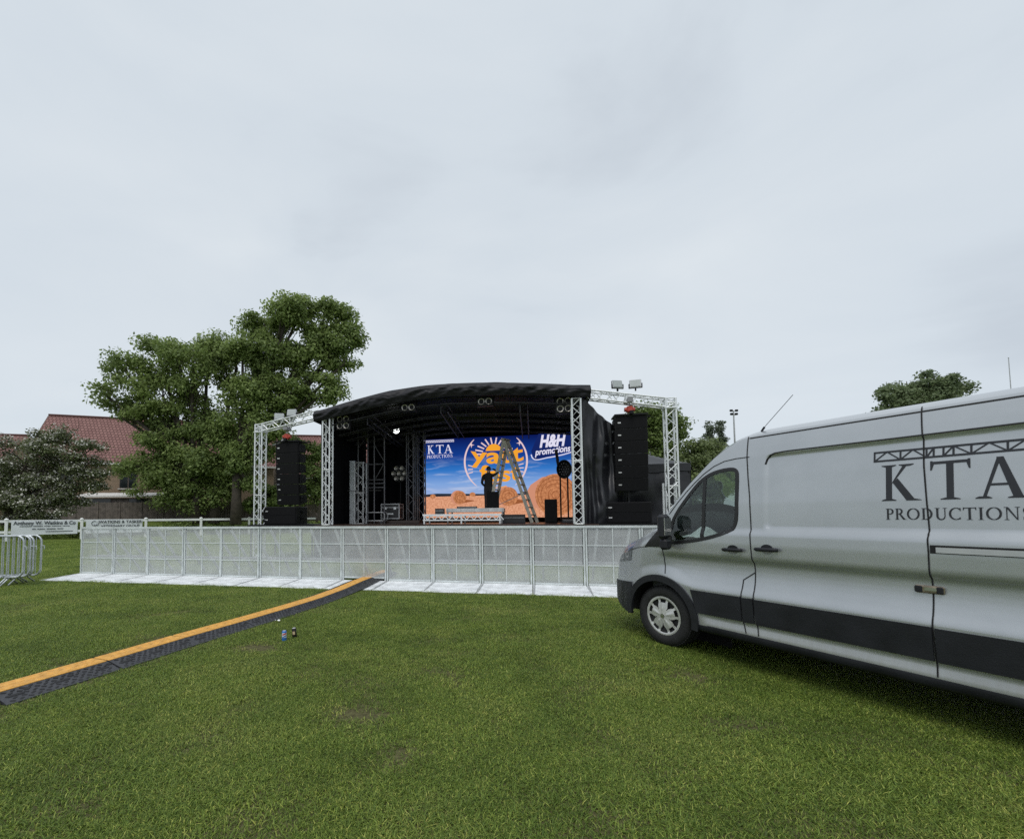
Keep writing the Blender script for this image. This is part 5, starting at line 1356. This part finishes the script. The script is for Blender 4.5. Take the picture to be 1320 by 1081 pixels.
    d.box((.25, WHALF, .95), (.12, 1.75, .45), bev=.05); d.box((.36, .95, 1.0), (.16, .45, .35), bev=.05); d.box((.30, 1.30, 1.27), (.22, .36, .05), bev=.02); d.build('dashboard', M['interior'], VAN)
    w = MB(); mt = Matrix.Translation((.48, 1.45, 1.16)) @ Matrix.Rotation(R(-62), 4, 'Y')
    w.tube([mt @ Vector((.19*math.cos(2*PI*k/28), .19*math.sin(2*PI*k/28), 0)) for k in range(28)], .016, 8, 0, True)
    for a in (0, 120, 240): w.bar(mt @ Vector((0,0,0)), mt @ Vector((.18*math.cos(R(a)), .18*math.sin(R(a)), 0)), .03)
    w.build('steering_wheel', M['interior'], VAN, True)
    for (y, wd) in ((.58, .85), (1.45, .5)):
        s_ = MB(); s_.box((1.05, y, .78), (.5, wd, .16), bev=.05); s_.box((1.32, y, 1.08), (.14, wd, .62), bev=.05, rot=Matrix.Rotation(R(10), 3, 'Y')); s_.box((1.40, y, 1.49), (.09, .26, .2), bev=.03); s_.build('seat', M['interior'], VAN)
    b = MB(); b.box((1.56, WHALF, 1.25), (.03, 1.6, 1.5)); b.build('bulkhead', M['interior'], VAN)
    b = MB(); b.box((.10, WHALF, .78), (.6, 1.8, .5)); b.build('footwell', M['interior'], VAN)
    c = MB(); c.box((.78, 1.3, 1.92), (.05, .10, .20), bev=.01); c.build('sun_visor', M['interior'], VAN)
    b = MB(); b.box((.72, 1.7, 1.40), (.32, .02, .26), bev=.004); b.build('headliner_card', M['white'], VAN)
van()
# crumpled white cloth lying on the dash
def cloth():
    w = VAN.matrix_world if False else Matrix.Translation(VAN.location) @ Matrix.Rotation(VAN_A-PI/2, 4, 'Z')
    o = thing('white_cloth', 'crumpled white cloth lying on the van dashboard inside the cab', 'cloth', w @ Vector((.28, .48, 1.235)), VAN_A-PI/2)
    c = MB(); c.grid(lambda a, b: (.34*(a-.5), .46*(b-.5), .01+.13*math.sin(PI*a)*math.sin(PI*b)*(1.2-a)+.04*nz3(a*2.5, b*3.5, 1)+.012*nz3(a*7, b*8, 4)-.10*max(0, a-.6)), 30, 44)
    c.build('cloth', M['white'], o, True)
cloth()
#@@P6
# ------------------------------------------------------------------ trees and shrubs
def leaves_mesh(name, clumps, n, size, mat, parent, rnd, aspect=.6, up=.5, shell=.55):
    vs = []; fs = []; ms = []
    tot = sum(c[1][0]*c[1][1]+c[1][0]*c[1][2] for c in clumps)
    for (c, r) in clumps:
        k = int(n*(r[0]*r[1]+r[0]*r[2])/tot)+1; c = Vector(c)
        for i in range(k):
            d = Vector((rnd.gauss(0,1), rnd.gauss(0,1), rnd.gauss(0,1)+.15)).normalized()
            q = rnd.random()**shell if rnd.random() < .85 else 1+.22*rnd.random()
            p = c+Vector((d.x*r[0]*q, d.y*r[1]*q, d.z*r[2]*q))
            nn = (d*.7+Vector((rnd.gauss(0,.6), rnd.gauss(0,.6), up+rnd.gauss(0,.5)))).normalized()
            a = nn.orthogonal().normalized(); b = nn.cross(a); t = rnd.random()*2*PI
            a, b = a*math.cos(t)+b*math.sin(t), b*math.cos(t)-a*math.sin(t)
            s = size*rnd.uniform(.55, 1.3); o = len(vs); w = s*aspect
            vs += [p-a*s*.5, p-a*s*.1+b*w*.5-nn*s*.06, p+a*s*.5, p-a*s*.1-b*w*.5-nn*s*.06]
            fs.append((o, o+1, o+2, o+3)); ms.append(1 if isinstance(mat, list) and rnd.random() < mat[2] and d.z > -.35 else 0)
    mb = MB(); mb.v = [tuple(v) for v in vs]; mb.f = fs; mb.m = ms
    return mb.build(name, mat[:2] if isinstance(mat, list) else mat, parent)
def broad_tree(label, base, lobes, trunk_h, trunk_r, nleaf, size, mat, seed, group=None, name='broadleaf_tree', clump=(.9, 1.7), nclump=90, bare=0, cat='tree', multi=None, gap=0.):
    rnd = random.Random(seed); t = thing(name, label, cat, base, 0, group)
    clumps = []; W_ = [l[1][0]*l[1][2] for l in lobes]; tw = sum(W_)
    for (c, r), w in zip(lobes, W_):
        k = max(3, int(nclump*w/tw))
        for i in range(k):
            d = Vector((rnd.gauss(0,1), rnd.gauss(0,1), rnd.gauss(0,1))).normalized(); q = rnd.uniform(.45, 1)**.6
            p = Vector(c)+Vector((d.x*r[0]*q, d.y*r[1]*q, d.z*r[2]*q))
            cr = rnd.uniform(*clump); clumps.append((p, (cr, cr, cr*rnd.uniform(.5, .75))))
    tr = MB(); fork = Vector((0, 0, trunk_h))
    stems = multi or [(0, 0)]
    for (mx_, my_) in stems:
        pts = [Vector((mx_, my_, -.1)), Vector((mx_*1.1+.05, my_, trunk_h*.5)), Vector((mx_*1.3, my_*1.2, trunk_h))]
        tr.tube(pts, [trunk_r*1.25, trunk_r, trunk_r*.85], 9)
    for (c, r) in lobes:
        c = Vector(c); s0 = min(stems, key=lambda s: (s[0]*1.3-c.x)**2+(s[1]-c.y)**2); fk = Vector((s0[0]*1.3, s0[1]*1.2, trunk_h*.92))
        mid = fk.lerp(c, .5)+Vector((rnd.uniform(-.3,.3), rnd.uniform(-.3,.3), .4)); tr.tube([fk, mid, c, c+Vector((0, 0, r[2]*.6))], [trunk_r*.62, trunk_r*.42, trunk_r*.22, trunk_r*.08], 6)
        for (p, cr) in clumps:
            if (p-c).length < max(r)*1.05 and rnd.random() < .5:
                st = mid.lerp(c, rnd.random()); m2 = st.lerp(p, .5)+Vector((0, 0, rnd.uniform(-.2, .4)))
                tr.tube([st, m2, p+Vector((0, 0, cr[2]*.5))], [trunk_r*.16, trunk_r*.10, trunk_r*.03], 5)
    for i in range(bare):
        c, r = rnd.choice(lobes); p = Vector(c); d = Vector((rnd.gauss(0, .7), rnd.gauss(0,.7), 1.1)).normalized()
        e = p+d*max(r)*rnd.uniform(1.0, 1.5); tr.tube([p, p.lerp(e, .5)+Vector((rnd.uniform(-.3,.3), 0, .1)), e], [.03, .018, .008], 4)
    tr.build('trunk', M['bark'], t, True)
    leaves_mesh('crown', clumps, nleaf, size, mat, t, rnd)
    return t
LM = {}
LM['syc'] = leafmat('sycamore leaves', (.10, .152, .044), (.34, .43, .14), .47, .30)
LM['bush'] = leafmat('bush leaves', (.068, .108, .026), (.25, .33, .10), .42, .5)
LM['hedge'] = leafmat('hedge leaves', (.085, .120, .040), (.25, .30, .125), .4, .4)
LM['far'] = leafmat('distant leaves', (.085, .125, .06), (.23, .285, .14), .4, .4)
LM['poplar'] = leafmat('poplar leaves', (.095, .12, .09), (.18, .22, .15), .35, .5)
LM['haw'] = leafmat('hawthorn leaves', (.055, .070, .028), (.19, .225, .10), .3, .6)
LM['blossom'] = leafmat('hawthorn blossom', (.36, .35, .31), (.80, .78, .72), .2, .8)
sc40 = 40/570.
def px(x, y, Y, hz=668): return ((x-560)*Y/570., 1.5+(hz-y)*Y/570.)
def lobes_from(base, Y, lst, deep=.75):
    out = []
    for (x, y, r) in lst:
        X, z = px(x, y, Y); rr = r*Y/570.; dy = (nz3(x*.02, y*.02, 7)*rr*.8)
        out.append(((X-base[0], dy, z-base[2]), (rr, rr*deep, rr*.9)))
    return out
bA = (-21.2, 40.5, 1.1)
broad_tree('broad dark green sycamore with a spreading lower crown beside the brown house', bA, lobes_from(bA, 40.5,
    [(160,478,28),(148,535,26),(200,455,30),(205,510,40),(255,470,40),(240,540,42),(298,470,40),(290,540,42),(190,580,32),(240,600,38),(290,605,34),(330,570,28),(180,530,30),(262,440,22),(225,635,18),(205,608,26),(280,630,18),(160,600,16),(185,622,18),(215,640,16),(250,640,20),(285,642,14),(230,600,30),(265,580,40),(130,505,14)]), 4.2, .38, 72000, .30, LM['syc'], 11, 'sycamores behind the rail fence', nclump=290, clump=(.75, 1.5), multi=[(-.6, 0), (.9, .3)])
bB = (-17.6, 39.2, 1.0)
broad_tree('tall green sycamore with an airy crown rising over the stage canopy', bB, lobes_from(bB, 39.2,
    [(335,415,26),(375,403,27),(415,405,26),(440,440,22),(350,455,34),(400,455,32),(445,470,14),(330,505,32),(375,510,28),(420,505,22),(345,550,24),(310,590,22),(310,450,20),(320,625,12),(438,402,14),(452,430,12),(390,392,14)]), 5.0, .40, 54000, .30, LM['syc'], 23, 'sycamores behind the rail fence', nclump=215, clump=(.7, 1.3))
bH = (-34.2, 33.6, .0)
broad_tree('white blossoming hawthorn shrub tangled by the rail fence', bH, lobes_from(bH, 34.5,
    [(90,585,28),(45,600,32),(125,600,22),(20,620,34),(70,630,34),(110,630,28),(10,580,20),(35,650,28),(85,655,24),(142,612,10),(100,566,18),(62,572,18),(130,582,16)]), 1.4, .16, 40000, .18, [LM['haw'], LM['blossom'], .30], 5, None, 'hawthorn_shrub', clump=(.5, 1.0), nclump=150, bare=26, cat='shrub', multi=[(-.4, 0), (.3, .2), (1.2, 0)])
bS = (-11.5, 41, 1.1)
for k, (x, y, lab, pts) in enumerate([(-12.9, 41.5, 'green shrub filling the gap behind the line array', [(380,600,16),(375,630,18),(385,575,12)]), (-11.2, 42., 'lighter green shrub beside the stage tower under the red roof', [(402,585,16),(408,615,18),(400,640,16)]), (-15.5, 41, 'low green shrub at the foot of the tall sycamore', [(345,640,16),(330,650,12),(360,650,14)])]):
    b = (x, y, 1.1); broad_tree(lab, b, lobes_from(b, y, pts), .8, .10, 5000, .30, LM['bush'], 40+k, 'green shrubs behind the stage wing', 'garden_shrub', clump=(.5, .9), nclump=40, cat='shrub')
bR = (22.5, 44, 0)
broad_tree('rounded green tree standing behind the hanging line array and gazebo', bR, lobes_from(bR, 44, [(835,545,18),(855,540,16),(870,560,14),(845,580,26),(868,600,22),(820,560,16),(880,552,7)]), 3, .3, 17000, .32, LM['bush'], 61, None, nclump=90, clump=(.8, 1.3))
for k, (X_, Y_, lab, pts) in enumerate([(24.5, 40, 'pale green hedge shrub between the truss tower and the van', [(895,590,20),(890,620,26),(905,640,26)]), (26.5, 41, 'pale green hedge shrub close above the van windscreen', [(925,592,18),(925,625,26),(945,600,18)]), (31, 42, 'pale green hedge shrub low behind the van cab', [(955,610,24),(985,625,24),(1015,640,22)]), (38, 43, 'pale green hedge shrub hidden low behind the van body', [(1050,640,22),(1085,645,22)])]):
    b = (X_, Y_, 0); broad_tree(lab, b, lobes_from(b, Y_, pts), 1.2, .14, 11000, .26, LM['hedge'], 70+k, 'hedge shrubs along the field edge', 'hedge_shrub', clump=(.7, 1.2), nclump=60, cat='shrub')
for k, (x, top, lab) in enumerate([(918, 541, 'slim poplar tree, the slightly narrower of the distant pair'), (931.5, 540, 'slim poplar tree, the fuller of the distant pair nearer the mast')]):
    Y_ = 75; X_, z = px(x, top, Y_, 662); b = (X_, Y_, 0); l = []
    for q in range(12):
        zz = z*(.30+.058*q); l.append(((.15*math.sin(q*2.3+k), 0, zz), ((.9+.25*k)*(1.05-abs(q-3)/10.), .8, 1.1)))
    broad_tree(lab, b, l, 3, .2, 15000, .32, LM['poplar'], 80+k, 'distant poplars', 'poplar_tree', clump=(.5, .8), nclump=150)
bT = (56, 50, 0)
broad_tree('dark leafy tree top showing above the van roof', bT, lobes_from(bT, 50, [(1165,512,16),(1185,506,20),(1210,502,22),(1232,502,18),(1200,525,30),(1250,505,8),(1143,522,9),(1222,525,28),(1175,530,28),(1235,540,30),(1190,555,36),(1150,545,20)]), 6, .4, 26000, .32, LM['far'], 91, None, nclump=190, clump=(.6, 1.0))
# undergrowth under the trees
def undergrowth():
    rnd = random.Random(5); cl = []
    for i in range(150):
        s = rnd.uniform(-14, 60); p = F0+FD*s+FN*rnd.uniform(1.2, 3.6); cl.append(((p.x, p.y, bank(p.x, p.y)+.35), (rnd.uniform(.5, 1.0), .6, rnd.uniform(.3, .7))))
    o = leaves_mesh('undergrowth', cl, 16000, .26, LM['syc'], None, rnd); tag(o, 'low dark undergrowth along the foot of the wooden fence', 'undergrowth', kind='stuff')
undergrowth()
# ------------------------------------------------------------------ wooden fence
M['timber'] = pmat('weathered fence boards', (.13, .108, .098), .85, 0, .4, 2.5, .4, 14)
def wood_fence():
    a = Vector((-37.5, 41.0)); b = Vector((-9, 45.5)); d = (b-a).normalized(); L = (b-a).length; rz = math.atan2(d.y, d.x)
    t = thing('wooden_fence', 'weathered brown close boarded fence below the house', 'fence', (a.x, a.y, 1.1), rz)
    n = int(L/1.9)
    rnd = random.Random(2)
    for k in range(n):
        p = MB(); w = .15
        for q in range(12):
            x = k*1.9+.075+.15*q; p.box((x+.06, rnd.uniform(-.012, .012), .97+rnd.uniform(-.025, .02)), (.142, .02, 1.94))
        p.box((k*1.9+.95, .03, .4), (1.8, .04, .09)); p.box((k*1.9+.95, .03, 1.6), (1.8, .04, .09)); p.build('board_panel', M['timber'], t)
        p = MB(); p.box((k*1.9+.0, .0, 1.0), (.10, .12, 2.05)); p.build('post', M['timber'], t)
wood_fence()
# ------------------------------------------------------------------ houses
M['brick'] = pmat('brown brick', (.27, .195, .135), .9, 0, .18, 5, .3, 30)
def tile_mat():
    m, nt, out = nt_new('red roof tiles')
    b = N(nt, 'ShaderNodeBsdfPrincipled'); b.inputs['Roughness'].default_value = .8; tc = N(nt, 'ShaderNodeTexCoord')
    br = N(nt, 'ShaderNodeTexBrick'); br.inputs['Scale'].default_value = 1.0; br.inputs['Brick Width'].default_value = .34; br.inputs['Row Height'].default_value = .42; br.inputs['Mortar Size'].default_value = .045; br.inputs['Mortar Smooth'].default_value = .6
    br.inputs['Color1'].default_value = (.215, .105, .095, 1); br.inputs['Color2'].default_value = (.27, .14, .125, 1); br.inputs['Mortar'].default_value = (.09, .035, .03, 1)
    nt.links.new(tc.outputs['UV'], br.inputs['Vector'])
    nt.links.new(br.outputs['Color'], b.inputs['Base Color'])
    bp = N(nt, 'ShaderNodeBump'); bp.inputs['Strength'].default_value = .8; bp.inputs['Distance'].default_value = .05; nt.links.new(br.outputs['Fac'], bp.inputs['Height']); bp.invert = True
    nt.links.new(bp.outputs[0], b.inputs['Normal']); nt.links.new(b.outputs[0], out.inputs[0]); return m
M['tile'] = tile_mat()
M['fascia'] = pmat('white fascia', (.62, .60, .58), .6)
M['winglass'] = pmat('dark window glass', (.015, .02, .022), .08, 0, .3, 2)
M['winframe'] = pmat('window frame', (.10, .075, .06), .6)
def house(label, base, rz, L, D, zw, zr, wins, chimney=None):
    t = thing('brick_house', label, 'house', base, rz, None)
    w = MB()
    w.add([(0,0,0),(L,0,0),(L,D,0),(0,D,0),(0,0,zw),(L,0,zw),(L,D,zw),(0,D,zw),(0,D/2,zr-.15),(L,D/2,zr-.15)], [(0,1,5,4),(2,3,7,6),(0,4,8,7,3),(1,2,6,9,5)])
    w.build('wall', M['brick'], t)
    ov = .45; sl = (zr-zw)/(D/2)
    r = MB(); th = .14
    for sg in (0, 1):
        y0 = -ov if sg == 0 else D+ov; z0 = zw-sl*ov
        r.add([(-ov, y0, z0), (L+ov, y0, z0), (L+ov, D/2, zr), (-ov, D/2, zr), (-ov, y0, z0+th), (L+ov, y0, z0+th), (L+ov, D/2, zr+th), (-ov, D/2, zr+th)], [(0,1,2,3),(7,6,5,4),(0,4,5,1),(1,5,6,2),(3,7,4,0)])
    ro = r.build('roof', M['tile'], t)
    uv = ro.data.uv_layers.new(name='UVMap')
    for lp in ro.data.loops:
        c = ro.data.vertices[lp.vertex_index].co; uv.data[lp.index].uv = (c.x, (c.z)*math.hypot(1, 1/sl))
    f = MB(); f.box((L/2, -ov-.04, zw-sl*ov+.02), (L+2*ov, .06, .20)); f.build('gutter', M['fascia'], t)
    f = MB(); f.tube([(-ov-.02, D/2, zr+.18), (L+ov+.02, D/2, zr+.18)], .13, 8); f.build('ridge', M['tile'], ro)
    for sg in (-1, 1):
        f = MB(); f.bar((-ov-.03, -ov, zw-sl*ov-.03) if sg < 0 else (-ov-.03, D+ov, zw-sl*ov-.03), (-ov-.03, D/2, zr-.03), .05, .26); f.build('barge_board', M['winframe'], t)
    for (x, z, ww, hh) in wins:
        fr = MB(); fr.box((x, -.03, z), (ww, .06, hh)); wi = fr.build('window', M['winframe'], t)
        for q in (-1, 1):
            g = MB(); g.box((x+q*ww*.245, -.066, z), (ww*.42, .012, hh-.16)); g.build('pane', M['winglass'], wi)
        s = MB(); s.box((x, -.07, z-hh/2-.06), (ww+.2, .14, .10)); s.build('sill', M['fascia'], wi)
    if chimney:
        c = MB(); c.box((chimney, D/2, zr+.5), (.9, .7, 1.6)); c.box((chimney, D/2, zr+1.3), (1.05, .85, .15)); c.build('chimney', M['brick'], t)
    return t
house('brown brick house with red tiled gable roof behind the wooden fence', (-40.5, 44.0, 1.1), R(17), 23, 8.5, 6.6, 11.6, [(8.6, 4.5, 1.6, 1.9), (17.0, 4.4, 2.2, 1.8), (13, 1.4, 1.6, 1.4), (3.0, 4.4, 1.5, 1.5)])
house('red roofed house glimpsed between the tall sycamore and the stage tower', (-17.5, 52., 1.2), R(8), 12, 9, 5.4, 10.6, [(3, 3.6, 1.4, 1.4), (8, 3.6, 1.4, 1.4)])
house('red roofed house showing over the hawthorn at the picture edge', (-60., 44, 1.1), R(12), 13.5, 9, 6.2, 10.0, [(11, 4, 1.5, 1.4)])
def shed():
    t = thing('garden_shed', 'low lean-to shed with pale flat roof beside the brown house', 'shed', (-34.6, 42.8, 1.1), R(4))
    w = MB(); w.box((4.1, .9, 1.2), (7.8, 1.6, 2.4)); w.build('wall', M['timber'], t)
    r = MB(); r.add([(-.2,-.3,2.45),(8.4,-.3,2.45),(8.4,1.8,2.85),(-.2,1.8,2.85),(-.2,-.3,2.60),(8.4,-.3,2.60),(8.4,1.8,3.0),(-.2,1.8,3.0)], [(3,2,1,0),(4,5,6,7),(0,1,5,4),(1,2,6,5),(2,3,7,6),(3,0,4,7)]); r.build('roof', M['fascia'], t)
    for x in (2.2, 5.6):
        g = MB(); g.box((x, .085, 2.05), (1.7, .05, .55)); g.build('window', M['winglass'], t)
shed()
# ------------------------------------------------------------------ masts
X_, z = px(950.5, 528, 75, 662)
t = thing('floodlight_mast', 'thin sports ground floodlight mast beyond the poplars', 'mast', (X_, 75, 0))
m = MB(); m.tube([(0,0,0),(0,0,z)], [.20, .11], 8); m.build('pole', M['alu_dull'], t)
m = MB(); m.bar((-.5,0,z-.1),(.5,0,z-.1),.08); m.bar((-.45,0,z-.75),(.45,0,z-.75),.08); m.build('crossarm', M['alu_dull'], t)
for x, zz in ((-.45, z), (.45, z), (-.4, z-.6), (.4, z-.6)):
    m = MB(); m.box((x, -.1, zz), (.46, .30, .34), bev=.05); m.build('lamp_head', M['black_cab'], t)
X_, z = px(1314, 458, 30, 659)
t = thing('thin_pole', 'thin grey pole rising behind the van roof', 'pole', (X_, 30, 0))
m = MB(); m.tube([(0,0,0),(0,0,z)], [.05, .022], 8); m.build('shaft', M['alu_dull'], t); m = MB(); m.ico((0,0,z+.01), .035); m.build('cap', M['alu_dull'], t)
